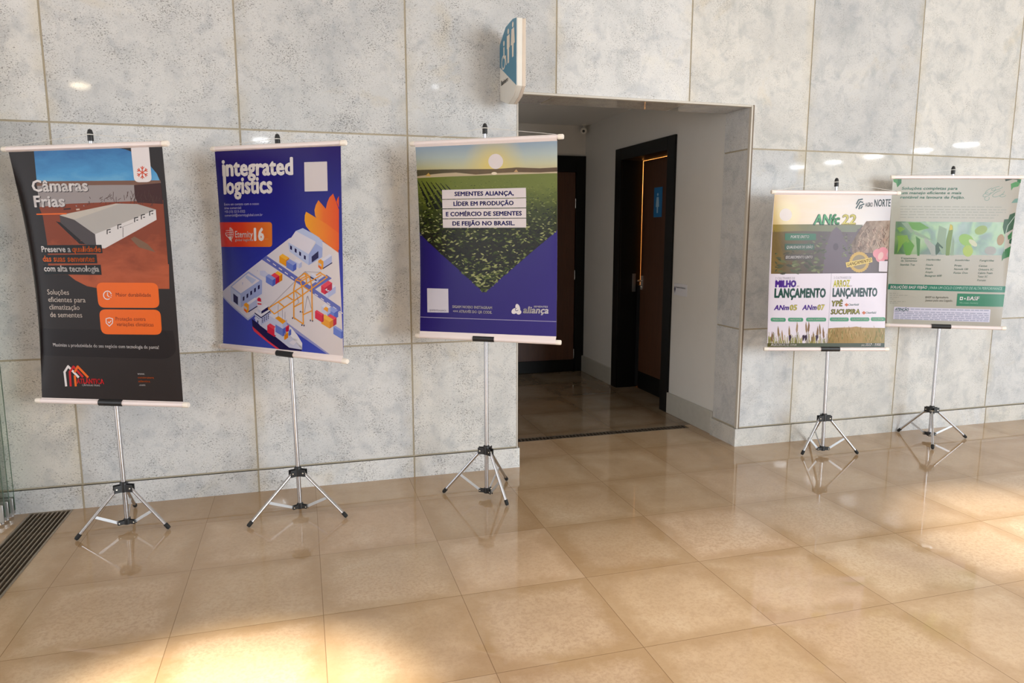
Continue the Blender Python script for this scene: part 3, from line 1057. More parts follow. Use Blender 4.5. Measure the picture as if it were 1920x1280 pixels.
# ---- printed banners
class Print:
    """Flat artwork laid out on a banner's own plane (s across, t down, both 0..1)."""

    def __init__(self, k):
        self.k = k
        self.s = ST[k]
        self.H = self.homography(self.s['px'])
        self.mats = []
        self.polys = []
        self.texts = []
        self.off = (0, 0)
        self.sc = 1.0

    @staticmethod
    def homography(px):
        # unit-square coordinates of a point measured on the photographed banner
        (x0, y0), (x1, y1), (x3, y3), (x2, y2) = px
        dx1, dx2, sx = x1 - x2, x3 - x2, x0 - x1 + x2 - x3
        dy1, dy2, sy = y1 - y2, y3 - y2, y0 - y1 + y2 - y3
        den = dx1 * dy2 - dx2 * dy1
        g = (sx * dy2 - dx2 * sy) / den
        h = (dx1 * sy - sx * dy1) / den
        m = Matrix(((x1 - x0 + g * x1, x3 - x0 + h * x3, x0), (y1 - y0 + g * y1, y3 - y0 + h * y3, y0), (g, h, 1)))
        return m.inverted()

    def crop(self, ox, oy, sc):
        self.off, self.sc = (ox, oy), sc

    def st(self, x, y):
        v = self.H @ Vector((self.off[0] + x / self.sc, self.off[1] + y / self.sc, 1))
        return (v.x / v.z, v.y / v.z)

    def mi(self, m):
        if m not in self.mats:
            self.mats.append(m)
        return self.mats.index(m)

    def poly(self, pts, m, layer, raw=False):
        q = pts if raw else [self.st(*p) for p in pts]
        self.polys.append(([(min(1, max(0, a)), min(1, max(0, b))) for a, b in q], self.mi(m), layer))

    def stroke(self, pts, w, m, layer, closed=False):
        n = len(pts)
        for i in range(n - (0 if closed else 1)):
            (x0, y0), (x1, y1) = pts[i], pts[(i + 1) % n]
            L = math.hypot(x1 - x0, y1 - y0) or 1
            ux, uy = (x1 - x0) / L * w / 2, (y1 - y0) / L * w / 2
            x0, y0, x1, y1 = x0 - ux * 0.6, y0 - uy * 0.6, x1 + ux * 0.6, y1 + uy * 0.6
            self.poly([(x0 - uy, y0 + ux), (x1 - uy, y1 + ux), (x1 + uy, y1 - ux), (x0 + uy, y0 - ux)], m, layer + 0.13 * (i % 2))

    def ellipse(self, cx, cy, rx, ry, m, layer, rot=0.0, n=22):
        c, s = math.cos(rot), math.sin(rot)
        self.poly([(cx + c * rx * math.cos(a) - s * ry * math.sin(a), cy + s * rx * math.cos(a) + c * ry * math.sin(a))
                   for a in [2 * math.pi * i / n for i in range(n)]], m, layer)

    def ring(self, cx, cy, rx, ry, w, m, layer, n=20, a0=0, a1=360):
        pts = [(cx + rx * math.cos(math.radians(a0 + (a1 - a0) * i / n)), cy + ry * math.sin(math.radians(a0 + (a1 - a0) * i / n))) for i in range(n + 1)]
        self.stroke(pts, w, m, layer)

    def rrect(self, pts, r, m, layer):
        """Quad with rounded corners."""
        out = []
        n = len(pts)
        for i in range(n):
            p, a, b = pts[i], pts[i - 1], pts[(i + 1) % n]
            rr = r[i] if isinstance(r, (list, tuple)) else r
            la = math.hypot(a[0] - p[0], a[1] - p[1])
            lb = math.hypot(b[0] - p[0], b[1] - p[1])
            ra, rb = min(rr, la / 2) / la, min(rr, lb / 2) / lb
            pa = (p[0] + (a[0] - p[0]) * ra, p[1] + (a[1] - p[1]) * ra)
            pb = (p[0] + (b[0] - p[0]) * rb, p[1] + (b[1] - p[1]) * rb)
            if rr <= 0:
                out.append(p)
                continue
            for j in range(6):
                u = j / 5
                out.append(tuple((1 - u) ** 2 * pa[i2] + 2 * u * (1 - u) * p[i2] + u * u * pb[i2] for i2 in (0, 1)))
        self.poly(out, m, layer)

    def text(self, body, x0, y0, x1, y1, cap, m, layer=6, bold=0.0, shear=0.0):
        vs, fs = glyphs(body, bold, shear)
        s0, t0 = self.st(x0, y0)
        s1, t1 = self.st(x1, y1)
        h = t0 - self.st(x0, y0 - cap)[1]
        tm = (t0 + t1) / 2
        k = 0.5  # level the line on the print
        self.texts.append(([(s0 + (s1 - s0) * a, (t0 + (t1 - t0) * a) * k + tm * (1 - k) - h * b) for a, b in vs], fs, self.mi(m), layer))

    def bars(self, x0, y0, x1, y1, h, m, layer, seed, gap=0.18):
        """A line of fine print too small to read."""
        rnd = random.Random(seed)
        L = x1 - x0
        x = x0
        while x < x1 - 4:
            w = rnd.uniform(0.03, 0.10) * 900 * (L / 900) ** 0.3
            e = min(x1, x + w)
            f0, f1 = (x - x0) / L, (e - x0) / L
            ya, yb = y0 + (y1 - y0) * f0, y0 + (y1 - y0) * f1
            self.poly([(x, ya - h), (e, yb - h), (e, yb), (x, ya)], m, layer)
            x = e + w * gap + 5

    def surface(self, s, t, h):
        d = self.s
        a = Vector(d['top_print'][0]).lerp(Vector(d['top_print'][1]), s)
        b = Vector(d['bot_print'][0]).lerp(Vector(d['bot_print'][1]), s)
        p = a.lerp(b, t)
        rd = (Vector(d['top'][1]) - Vector(d['top'][0])).normalized()
        n = Vector((rd.y, -rd.x, 0))
        env = math.sin(math.pi * t) if 0 < t < 1 else 0
        cl, cr, wob = {1: (0.050, 0.006, 0.004), 2: (0.022, 0.006, 0.005), 3: (0.026, 0.008, 0.003), 4: (0.022, 0.010, 0.003), 5: (0.016, 0.014, 0.003)}[self.k]
        c = -cl * math.exp(-s / 0.055) - cr * math.exp(-(1 - s) / 0.05)
        w = wob * math.sin(5.1 * s + self.k) * math.sin(3.0 * t + 0.7 * self.k)
        cre = 0
        if self.k == 2:
            cre = 0.0035 * math.exp(-((t - 0.05) / 0.035) ** 2) * math.sin(15 * s + 6 * t) + 0.002 * math.exp(-((t - 0.10) / 0.04) ** 2) * math.sin(22 * s - 9 * t + 1)
        return p + n * ((c + w) * env + cre * env + h)

    def build(self, parent):
        bm = new_bm()
        uvl = bm.loops.layers.uv.new('UVMap')
        LH = 0.00026
        for pts, mi, layer in self.polys:
            q = []
            for p in pts:
                if not q or (abs(p[0] - q[-1][0]) + abs(p[1] - q[-1][1])) > 1e-6:
                    q.append(p)
            if len(q) > 2 and (abs(q[0][0] - q[-1][0]) + abs(q[0][1] - q[-1][1])) < 1e-6:
                q.pop()
            if len(q) < 3:
                continue
            f = bm.faces.new([bm.verts.new((a, b, layer)) for a, b in q])
            f.material_index = mi
        bmesh.ops.triangulate(bm, faces=bm.faces[:])
        for axis, cuts in ((0, [0.01, 0.025, 0.045, 0.07, 0.1, 0.13, 0.16, 0.19, 0.22] + [i / 20 for i in range(5, 17)] + [0.83, 0.86, 0.885, 0.91, 0.935, 0.96, 0.98]), (1, [0.01, 0.03, 0.05, 0.07, 0.09, 0.11, 0.13, 0.16, 0.2] + [i / 16 for i in range(4, 16)] + [0.97])):
            for c in cuts:
                co = Vector((c, 0, 0)) if axis == 0 else Vector((0, c, 0))
                no = Vector((1, 0, 0)) if axis == 0 else Vector((0, 1, 0))
                bmesh.ops.bisect_plane(bm, geom=bm.verts[:] + bm.edges[:] + bm.faces[:], plane_co=co, plane_no=no, dist=1e-7)
        for vs, fs, mi, layer in self.texts:
            vv = [bm.verts.new((a, b, layer)) for a, b in vs]
            for f in fs:
                try:
                    bm.faces.new([vv[i] for i in f]).material_index = mi
                except ValueError:
                    pass
        for f in bm.faces:
            for l in f.loops:
                l[uvl].uv = (l.vert.co.x, l.vert.co.y)
        # blank back of the sheet
        bi = self.mi(VINYLBACK)
        nb = len(bm.faces)
        G = [0, 0.01, 0.025, 0.045, 0.07, 0.1, 0.15] + [i / 10 for i in range(2, 10)] + [0.95, 1]
        grid = [[bm.verts.new((a, b, -4)) for b in G] for a in G]
        for i in range(len(G) - 1):
            for j in range(len(G) - 1):
                bm.faces.new([grid[i][j], grid[i + 1][j], grid[i + 1][j + 1], grid[i][j + 1]]).material_index = bi
        for v in bm.verts:
            v.co = self.surface(v.co.x, v.co.y, v.co.z * LH)
        d = self.s
        rd = (Vector(d['top'][1]) - Vector(d['top'][0])).normalized()
        n = Vector((rd.y, -rd.x, 0))
        bm.normal_update()
        for f in bm.faces:
            want = -1 if f.material_index == bi else 1
            if f.normal.dot(n) * want < 0:
                f.normal_flip()
        me = bpy.data.meshes.new('print')
        for f in bm.faces:
            f.smooth = True
        bm.to_mesh(me)
        bm.free()
        for m in self.mats:
            me.materials.append(m)
        o = bpy.data.objects.new('print', me)
        COL.objects.link(o)
        o.parent = parent
        o.matrix_parent_inverse = Matrix.Translation(-parent.location)
        return o


VINYLBACK = mat('white_vinyl_back', rgb(225, 222, 220), 0.5)
INKS = {}


def pr(r, g, b):
    """Ink reflectance: a print never gets as light or as dark as its artwork."""
    return tuple(max(0.004, 0.80 * lin(c / 255) - 0.008) for c in (r, g, b)) + (1,)



def ink(r, g, b, rough=0.27):
    key = (r, g, b)
    if key not in INKS:
        n = Nodes('printed_ink_%d_%d_%d' % key)
        ns = n.noise(n.pos(), 9.0, 2)
        c = pr(r, g, b)
        n.setp(Base_Color=n.mix(ns.outputs[0], tuple(x * 0.97 for x in c[:3]) + (1,), c), Roughness=rough)
        n.b.inputs['Specular IOR Level'].default_value = 0.18
        INKS[key] = n.m
    return INKS[key]


def ink_grad(name, stops, axis=1, lo=0.0, hi=1.0, noise=0.0, nscale=6.0, stretch=(1, 1, 1), detail=4, vor=0.0):
    """Printed gradient along the banner's own s (0) or t (1), broken by noise for photographs."""
    n = Nodes(name)
    uv = n.add('ShaderNodeUVMap')
    sep = n.add('ShaderNodeSeparateXYZ')
    n.link(uv.outputs[0], sep.inputs[0])
    v = n.math('DIVIDE', n.math('SUBTRACT', sep.outputs[axis], lo), hi - lo)
    if noise:
        mp = n.add('ShaderNodeMapping')
        mp.inputs['Scale'].default_value = stretch
        n.link(uv.outputs[0], mp.inputs[0])
        ns = n.noise(mp.outputs[0], nscale, detail, 0.6, 0.4)
        v = n.math('ADD', v, n.math('MULTIPLY', n.math('SUBTRACT', ns.outputs[0], 0.5), noise))
    n.setp(Base_Color=n.ramp(v, stops), Roughness=0.27)
    n.b.inputs['Specular IOR Level'].default_value = 0.18
    return n.m


WHT = ink(240, 232, 232)


def art_storage(P):
    DK = ink(50, 43, 42)
    P.poly([(0, 0), (1, 0), (1, 1), (0, 1)], DK, 0, raw=True)
    P.crop(0, 220, 4.266)
    sky = ink_grad('printed_blue_sky', [(0.0, pr(62, 118, 178)), (0.35, pr(84, 158, 214)), (0.62, pr(128, 190, 226)), (0.8, pr(100, 168, 216)), (1.0, pr(160, 196, 214))], 1, 0.0, 0.27, 0.5, 5, (1, 4, 1))
    earth = ink_grad('printed_red_earth', [(0.0, pr(140, 66, 40)), (0.3, pr(184, 92, 58)), (0.5, pr(172, 82, 48)), (0.75, pr(156, 72, 42)), (1.0, pr(128, 66, 46))], 1, 0.36, 0.80, 0.8, 4, (1, 3, 1))
    lake = ink_grad('printed_grey_lake', [(0.0, pr(160, 150, 150)), (0.5, pr(172, 162, 164)), (1.0, pr(150, 138, 140))], 1, 0.26, 0.40, 0.5, 8, (1, 5, 1))
    tree = ink_grad('printed_brown_scrub', [(0.2, pr(70, 36, 22)), (0.6, pr(110, 62, 38)), (1.0, pr(88, 46, 28))], 1, 0.2, 0.5, 0.9, 30)
    P.poly([(275, 270), (950, 243), (1010, 256), (1055, 275), (1130, 322), (1205, 392), (1255, 455), (1283, 525), (300, 535)], sky, 1)
    P.poly([(298, 528), (1283, 512), (1302, 700), (325, 745)], lake, 1.5)
    P.poly([(298, 522), (1283, 508), (1283, 546), (900, 548), (298, 560)], ink(128, 92, 76), 1.7)
    P.poly([(1075, 548), (1285, 530), (1303, 700), (1100, 690), (1080, 640)], tree, 2)
    P.poly([(318, 735), (560, 705), (860, 690), (1303, 668), (1347, 1280), (395, 1280), (385, 1030), (350, 810)], earth, 1.8)
    P.crop(0, 500, 4.266)
    P.poly([(345, -30), (1347, -10), (1352, 188), (780, 190), (700, 175), (610, 130), (545, 80), (500, 20), (420, -10)], earth, 1.6)
    P.crop(0, 220, 4.266)
    rnd = random.Random(3)
    for i in range(60):
        x, y = rnd.uniform(700, 1290), rnd.uniform(640, 720)
        P.stroke([(x, y), (x + rnd.uniform(-20, 25), y - rnd.uniform(10, 60) * (0.4 + 0.6 * (x > 900)))], 3.5, ink(80, 52, 44), 2.3)
    # warehouse
    P.poly([(455, 850), (490, 858), (700, 1035), (640, 1030)], ink(40, 24, 20), 2.2)
    P.poly([(485, 800), (600, 835), (765, 950), (775, 1062), (690, 1035), (492, 860)], ink(84, 76, 78), 2.6)
    P.poly([(485, 800), (930, 700), (1100, 702), (1248, 746), (1246, 752), (765, 952), (600, 835)], ink(186, 180, 176), 2.8)
    P.poly([(485, 800), (930, 700), (960, 701), (600, 835)], ink(204, 194, 184), 3.0)
    P.poly([(765, 950), (1246, 748), (1252, 828), (840, 1065), (775, 1062)], ink(228, 222, 222), 2.9)
    for x, y in ((872, 930), (957, 888), (1090, 830), (1144, 806), (1210, 776)):
        P.stroke([(x - 12, y + 18), (x - 12, y - 14), (x + 14, y - 20)], 8, ink(60, 54, 56), 3.2)
        P.stroke([(x + 4, y + 4), (x + 14, y + 2)], 8, ink(60, 54, 56), 3.2)
    P.stroke([(985, 895), (985, 972)], 5, ink(120, 112, 112), 3.2)
    P.stroke([(960, 898), (1065, 855)], 3, ink(150, 142, 142), 3.2)
    P.poly([(1045, 985), (1075, 965), (1180, 1025), (1242, 1090), (1110, 1052)], ink(130, 98, 76), 2.4)
    P.stroke([(520, 750), (570, 746)], 12, ink(60, 36, 30), 2.4)
    P.stroke([(620, 752), (640, 750)], 12, ink(214, 190, 170), 2.4)
    # tab with snowflake
    P.rrect([(1052, 236), (1193, 230), (1217, 522), (1078, 526)], [0, 0, 42, 42], ink(242, 234, 236), 3)
    SN = ink(222, 84, 52)
    for a in range(6):
        r = math.radians(60 * a + 30)
        c, s_ = math.cos(r), math.sin(r)
        P.stroke([(1142, 445), (1142 + 44 * c, 445 + 50 * s_)], 7, SN, 4 + 0.2 * a)
        for d in (-0.7, 0.7):
            P.stroke([(1142 + 24 * c, 445 + 27 * s_), (1142 + 24 * c + 20 * math.cos(r + d), 445 + 27 * s_ + 22 * math.sin(r + d))], 6, SN, 4.1 + 0.2 * a)
    SH = ink(70, 62, 66)
    P.text('Câmaras', 270, 609, 719, 605, 92, SH, 4, 0.028)
    P.text('Frias', 286, 738, 536, 731, 90, SH, 4, 0.028)
    P.text('Câmaras', 264, 605, 714, 600, 92, WHT, 5, 0.024)
    P.text('Frias', 281, 735, 531, 727, 90, WHT, 5, 0.024)
    OR = ink(246, 112, 42)
    P.stroke([(300, 794), (538, 787)], 11, OR, 4)
    BX = ink(26, 20, 20)
    P.poly([(330, 1046), (815, 1036), (824, 1104), (341, 1112)], BX, 4)
    P.poly([(341, 1126), (775, 1114), (783, 1186), (351, 1193)], BX, 4)
    P.poly([(349, 1210), (808, 1197), (816, 1278), (360, 1280)], BX, 4)
    P.text('Preserve a', 340, 1101, 575, 1097, 46, WHT, 5, 0.022)
    P.text('qualidade', 586, 1097, 812, 1092, 46, OR, 5, 0.022)
    P.text('das suas sementes', 350, 1178, 764, 1172, 46, OR, 5, 0.022)
    P.text('com alta tecnologia', 359, 1256, 798, 1252, 46, WHT, 5, 0.024)
    P.crop(0, 500, 4.266)
    T2 = ink(226, 210, 200)
    P.text('Soluções', 384, 246, 560, 245, 40, T2, 5, 0.006)
    P.text('eficientes para', 391, 305, 690, 304, 40, T2, 5, 0.006)
    P.text('climatização', 399, 365, 643, 363, 40, T2, 5, 0.006)
    P.text('de sementes', 405, 425, 663, 423, 40, T2, 5, 0.006)
    BD = ink(40, 31, 28)
    P.rrect([(248, 515), (1383, 520), (1412, 690), (1342, 744), (300, 724)], [0, 0, 60, 60, 0], BD, 1)
    P.rrect([(772, 145), (1262, 141), (1277, 341), (791, 345)], 52, OR, 3)
    P.rrect([(794, 358), (1283, 355), (1296, 553), (812, 554)], 52, OR, 3)
    P.ring(862, 245, 31, 33, 7, WHT, 5, 18, 60, 330)
    for a in (-20, 5, 30):
        r = math.radians(a)
        P.stroke([(862 + 28 * math.cos(r), 245 + 30 * math.sin(r)), (862 + 33 * math.cos(r), 245 + 35 * math.sin(r))], 5, WHT, 5)
    P.stroke([(862, 224), (862, 247), (876, 258)], 6, WHT, 5)
    P.stroke([(877, 424), (903, 432), (902, 465), (877, 490), (852, 465), (850, 432)], 6, WHT, 5, True)
    P.stroke([(866, 456), (875, 465), (890, 447)], 6, WHT, 5)
    BT = ink(112, 54, 38)
    P.text('Maior durabilidade', 930, 255, 1208, 252, 29, BT, 5, 0.0)
    P.text('Proteção contra', 928, 447, 1166, 443, 29, BT, 5, 0.0)
    P.text('variações climáticas', 936, 489, 1230, 487, 29, BT, 5, 0.0)
    P.text('Maximize a produtividade do seu negócio com tecnologia de ponta!', 426, 654, 1272, 664, 26, WHT, 5, 0.004)
    P.stroke([(528, 955), (516, 850), (545, 806), (626, 888)], 17, WHT, 4)
    P.stroke([(565, 955), (558, 850), (588, 808), (660, 885)], 17, ink(206, 42, 46), 4.4)
    P.stroke([(605, 955), (598, 880)], 17, OR, 4)
    P.stroke([(598, 848), (622, 807), (702, 888)], 17, OR, 4.8)
    P.text('ATLÂNTICA', 616, 939, 832, 939, 37, ink(232, 50, 56), 5.5, 0.032)
    P.text('CÂMARAS FRIAS', 656, 957, 799, 959, 13, WHT, 5, 0.012)
    P.text('www.', 1100, 868, 1159, 868, 16, WHT, 5, 0.012)
    P.text('construtora', 1103, 897, 1231, 897, 15, OR, 5, 0.012)
    P.text('atlantica', 1107, 926, 1201, 926, 15, OR, 5, 0.012)
    P.text('.com', 1112, 954, 1162, 955, 15, WHT, 5, 0.012)


def iso_box(P, x, y, w, d, h, cols, layer):
    """Isometric container: (x, y) is the lowest corner, w runs up-left, d up-right, h up."""
    wl, dr = (-0.82 * w, -0.52 * w), (0.82 * d, -0.56 * d)
    p = (x, y)
    pw = (x + wl[0], y + wl[1])
    pd = (x + dr[0], y + dr[1])
    up = lambda q: (q[0], q[1] - h)
    pwd = (x + wl[0] + dr[0], y + wl[1] + dr[1])
    P.poly([p, pw, up(pw), up(p)], cols[0], layer)
    P.poly([p, pd, up(pd), up(p)], cols[1], layer)
    P.poly([up(p), up(pw), up(pwd), up(pd)], cols[2], layer + 0.2)


def art_harbour(P):
    base = ink_grad('printed_blue_with_sheen', [(0.0, pr(48, 32, 110)), (0.14, pr(40, 34, 124)), (0.4, pr(44, 48, 150)), (0.75, pr(62, 70, 178)), (1.0, pr(66, 80, 190))], 1, 0, 1, 0.05)  # blue print gradient, with a purple reflection painted in at the top
    P.poly([(0, 0), (1, 0), (1, 1), (0, 1)], base, 0, raw=True)
    P.crop(380, 230, 5.333)
    # headline
    P.text('integrated', 196, 523, 902, 520, 158, WHT, 6, 0.036)
    P.text('logistics', 208, 702, 694, 698, 158, WHT, 6, 0.036)
    P.poly([(197, 430), (228, 428), (238, 704), (208, 704)], WHT, 5.6)
    P.rrect([(1010, 396), (1243, 391), (1250, 690), (1016, 692)], 5, ink(226, 216, 218), 3)
    LT = ink(196, 190, 226)
    P.text('Entre em contato com o nosso', 213, 818, 560, 817, 24, LT, 5)
    P.text('time comercial:', 213, 855, 388, 854, 24, LT, 5)
    P.text('+55 (13) 3213-3322', 217, 892, 424, 890, 24, LT, 5)
    P.text('comercial@eternityglobal.com.br', 217, 929, 597, 926, 24, LT, 5)
    lab = ink_grad('printed_red_to_orange', [(0.0, pr(222, 46, 44)), (0.45, pr(226, 70, 44)), (1.0, pr(226, 128, 54))], 0, 0.0, 0.47)
    P.rrect([(128, 982), (690, 992), (696, 1240), (132, 1226)], [0, 32, 32, 0], lab, 3)
    for a in (0.1, 0.55, 1.0):
        P.ring(268, 1100, 38 * a, 62, 4, WHT, 4 + a, 12, -80, 80)
    P.ring(268, 1095, 44, 40, 5, WHT, 4.2, 10, 60, 190)
    for y in (1068, 1090, 1112):
        P.stroke([(228, y), (302, y - 6)], 4, WHT, 4.6)
    P.poly([(246, 1128), (282, 1128), (292, 1182), (262, 1150)], WHT, 4.8)
    P.text('Eternity', 326, 1136, 502, 1140, 62, WHT, 5, 0.012)
    P.text('global logistica', 325, 1174, 507, 1176, 24, WHT, 5, 0.012)
    P.text('16', 514, 1170, 616, 1172, 118, WHT, 5, 0.045)
    P.stroke([(620, 1160), (655, 1160)], 3, ink(214, 170, 120), 4)
    pet = ink_grad('printed_amber_petals', [(0.0, pr(244, 168, 34)), (0.5, pr(244, 136, 34)), (1.0, pr(236, 84, 32))], 0, 0.71, 1.0)
    pet2 = ink_grad('printed_orange_petals', [(0.0, pr(244, 160, 34)), (0.4, pr(240, 112, 34)), (1.0, pr(230, 74, 34))], 0, 0.78, 1.0)
    P.poly([(1362, 745), (1348, 765), (1338, 800), (1362, 860)], pet2, 3)
    P.poly([(1305, 718), (1268, 755), (1245, 810), (1232, 870), (1362, 1060), (1362, 880), (1335, 800)], pet2, 3.4)
    P.poly([(1157, 782), (1130, 830), (1117, 880), (1125, 940), (1180, 1020), (1362, 1130), (1362, 1030), (1230, 868)], pet2, 3.8)
    P.poly([(1032, 895), (1020, 930), (1018, 985), (1032, 1040), (1080, 1100), (1362, 1285), (1362, 1118), (1240, 1022)], pet, 4.2)
    P.crop(380, 450, 5.12)
    P.poly([(1120, -10), (1302, -10), (1302, 135), (1200, 55)], pet, 4.0)
    # quay
    quay = ink_grad('printed_pale_quay', [(0.0, pr(206, 206, 232)), (0.5, pr(222, 216, 226)), (1.0, pr(226, 214, 214))], 0, 0.0, 1.0)
    P.poly([(155, 482), (640, 130), (830, -15), (960, -60), (1120, 0), (1302, 130), (1322, 520), (1352, 1112), (1222, 1112), (830, 800), (740, 735), (640, 680), (520, 705), (440, 768), (300, 650), (155, 538)], quay, 1)
    P.poly([(155, 538), (300, 650), (440, 768), (520, 708), (520, 690), (440, 748), (300, 632), (155, 520)], ink(176, 182, 220), 1.4)
    RD = ink(104, 112, 190)
    P.poly([(568, 182), (614, 146), (900, 345), (1320, 652), (1325, 712), (1050, 510), (860, 380)], RD, 1.5)
    P.poly([(1050, 500), (1240, 378), (1190, 342), (1000, 465)], RD, 1.7)
    for i in range(14):
        x, y = 622 + 57.5 * i, 184 + 42.5 * i
        if 880 < x < 1060:
            continue
        P.poly([(x, y - 6), (x + 30, y + 16), (x + 26, y + 22), (x - 4, y)], WHT, 2)
    P.poly([(1225, 1112), (830, 800), (740, 735), (660, 690), (640, 706), (820, 830), (1200, 1112)], ink(150, 152, 206), 1.6)
    BL1, BL2, BLR = ink(190, 200, 236), ink(164, 176, 226), ink(228, 222, 236)
    NV = ink(40, 30, 82)
    # large warehouse
    P.poly([(820, 22), (1020, 142), (1020, 248), (835, 112)], BL1, 2)
    P.poly([(820, 22), (892, -84), (1082, 20), (1020, 142)], BLR, 2.4)
    P.poly([(1020, 142), (1084, 40), (1152, 85), (1150, 172), (1020, 248)], BL2, 2.2)
    P.poly([(892, -84), (960, -110), (1150, -5), (1152, 85), (1084, 40), (1082, 20)], BL1, 2.1)
    for x, y in ((840, 52), (885, 80), (928, 112), (974, 148)):
        P.poly([(x, y), (x + 18, y + 12), (x + 18, y + 48), (x, y + 36)], NV, 3)
    P.poly([(1048, 166), (1112, 114), (1114, 178), (1050, 222)], NV, 3)
    # warehouse at the left
    P.poly([(262, 440), (365, 522), (370, 642), (268, 576)], BL1, 2)
    P.poly([(262, 440), (440, 292), (576, 385), (365, 522)], BL2, 2.2)
    P.poly([(278, 438), (440, 312), (552, 385), (368, 504)], BLR, 2.5)
    P.poly([(365, 522), (576, 385), (576, 512), (370, 642)], BL2, 2.1)
    P.poly([(410, 350), (425, 330), (520, 375), (480, 415), (470, 395)], BL1, 2.9)
    P.poly([(292, 503), (340, 540), (340, 618), (295, 582)], NV, 3)
    for i in range(5):
        x, y = 388 + 37 * i, 542 - 27 * i
        P.poly([(x, y), (x + 17, y - 10), (x + 17, y + 28), (x, y + 38)], NV, 3)
    OG = (ink(238, 160, 44), ink(222, 132, 34), ink(248, 184, 66))
    RDc = (ink(222, 46, 74), ink(190, 34, 66), ink(234, 72, 92))
    BC = (ink(110, 130, 212), ink(84, 102, 196), ink(146, 160, 226))
    WC = (ink(202, 206, 236), ink(182, 188, 228), ink(226, 224, 240))
    iso_box(P, 930, 278, 62, 30, 46, WC, 2.6)
    iso_box(P, 872, 306, 80, 38, 60, BC, 2.8)
    iso_box(P, 802, 254, 78, 38, 60, OG, 2.7)
    P.poly([(552, 290), (600, 290), (640, 330), (612, 362), (552, 330)], ink(196, 200, 232), 1.8)
    iso_box(P, 738, 408, 56, 40, 60, OG, 2.4)
    iso_box(P, 708, 425, 56, 40, 60, RDc, 2.7)
    iso_box(P, 678, 444, 80, 34, 60, BC, 3.0)
    iso_box(P, 1205, 565, 38, 86, 62, WC, 2.6)
    iso_box(P, 1176, 530, 44, 82, 62, RDc, 2.8)
    iso_box(P, 1262, 770, 74, 46, 62, BC, 2.4)
    iso_box(P, 1196, 726, 62, 40, 54, WC, 2.6)
    P.poly([(1160, 668), (1185, 645), (1208, 660), (1204, 700)], OG[0], 3.2)
    iso_box(P, 1252, 836, 70, 40, 60, RDc, 2.8)
    iso_box(P, 1222, 855, 96, 40, 64, OG, 3.0)
    iso_box(P, 1150, 795, 80, 20, 66, RDc, 3.3)
    iso_box(P, 1330, 952, 90, 20, 66, BC, 2.6)

    def truck(x, y):
        P.poly([(x + 45, y - 40), (x + 128, y - 98), (x + 128, y - 28), (x + 48, y + 24)], WC[1], 3)
        P.poly([(x + 45, y - 40), (x + 22, y - 56), (x + 108, y - 112), (x + 128, y - 98)], WC[2], 3.2)
        P.poly([(x, y - 52), (x + 22, y - 66), (x + 50, y - 44), (x + 48, y + 26), (x + 28, y + 36), (x, y + 8)], OG[0], 3.4)
        P.poly([(x + 4, y - 34), (x + 30, y - 14), (x + 30, y + 6), (x + 4, y - 14)], ink(190, 196, 216), 3.8)
        P.poly([(x + 2, y - 8), (x + 28, y + 12), (x + 28, y + 34), (x, y + 8)], ink(226, 92, 44), 3.6)
        P.stroke([(x + 46, y + 24), (x + 130, y - 28)], 9, NV, 3.7)

    truck(1112, 258)
    truck(400, 660)
    # ship
    P.poly([(478, 752), (560, 815), (700, 920), (840, 1030), (962, 1052), (955, 1064), (870, 1070), (750, 1052), (640, 965), (515, 865), (486, 825)], NV, 2)
    P.poly([(486, 825), (515, 865), (640, 965), (752, 1052), (718, 1046), (600, 955), (500, 872), (484, 838)], ink(226, 62, 84), 2.4)
    P.poly([(500, 742), (640, 700), (760, 780), (860, 840), (918, 912), (965, 990), (964, 1052), (840, 1032), (700, 920), (560, 818)], ink(206, 206, 230), 2.2)
    P.poly([(640, 700), (760, 780), (860, 840), (918, 912), (965, 990), (964, 1052), (955, 1000), (905, 922), (850, 852), (750, 792), (630, 712)], ink(236, 232, 240), 2.6)
    P.poly([(840, 985), (875, 960), (918, 975), (880, 1010)], BLR, 2.8)
    P.poly([(510, 690), (570, 730), (568, 815), (512, 772)], WC[0], 3)
    P.poly([(570, 730), (655, 675), (655, 760), (568, 815)], WC[1], 3)
    P.poly([(506, 690), (596, 636), (660, 674), (570, 738)], WC[2], 3.3)
    P.poly([(506, 690), (570, 736), (570, 748), (506, 702)], NV, 3.5)
    P.poly([(570, 736), (660, 674), (660, 686), (570, 748)], NV, 3.5)
    P.poly([(535, 655), (572, 680), (572, 705), (537, 684)], WC[0], 3.7)
    P.poly([(572, 680), (640, 635), (640, 668), (572, 705)], NV, 3.7)
    P.poly([(535, 655), (600, 612), (640, 635), (572, 680)], WC[2], 3.9)
    for i in range(4):
        for j in range(3):
            P.ellipse(583 + 19 * i, 752 - 12 * i + 16 * j, 5, 6, NV, 3.6, 0, 8)
    for i in range(3):
        P.ellipse(520 + 14 * i, 730 + 10 * i, 4, 5, NV, 3.6, 0, 8)
    P.poly([(532, 765), (543, 772), (543, 795), (532, 788)], NV, 3.6)
    P.poly([(530, 560), (546, 545), (566, 558), (570, 590), (532, 582)], ink(206, 40, 66), 4)
    P.poly([(532, 582), (570, 590), (572, 606), (534, 600)], BLR, 4)
    P.poly([(534, 600), (572, 606), (573, 618), (535, 614)], ink(206, 40, 66), 4)
    P.poly([(535, 614), (573, 618), (574, 636), (536, 640)], BLR, 4)
    iso_box(P, 740, 850, 120, 60, 70, WC, 3.2)
    iso_box(P, 700, 928, 86, 34, 66, RDc, 3.5)
    iso_box(P, 792, 965, 112, 30, 66, WC, 3.8)
    iso_box(P, 800, 958, 10, 38, 50, OG, 4.0)
    iso_box(P, 842, 920, 10, 22, 50, BC, 3.9)
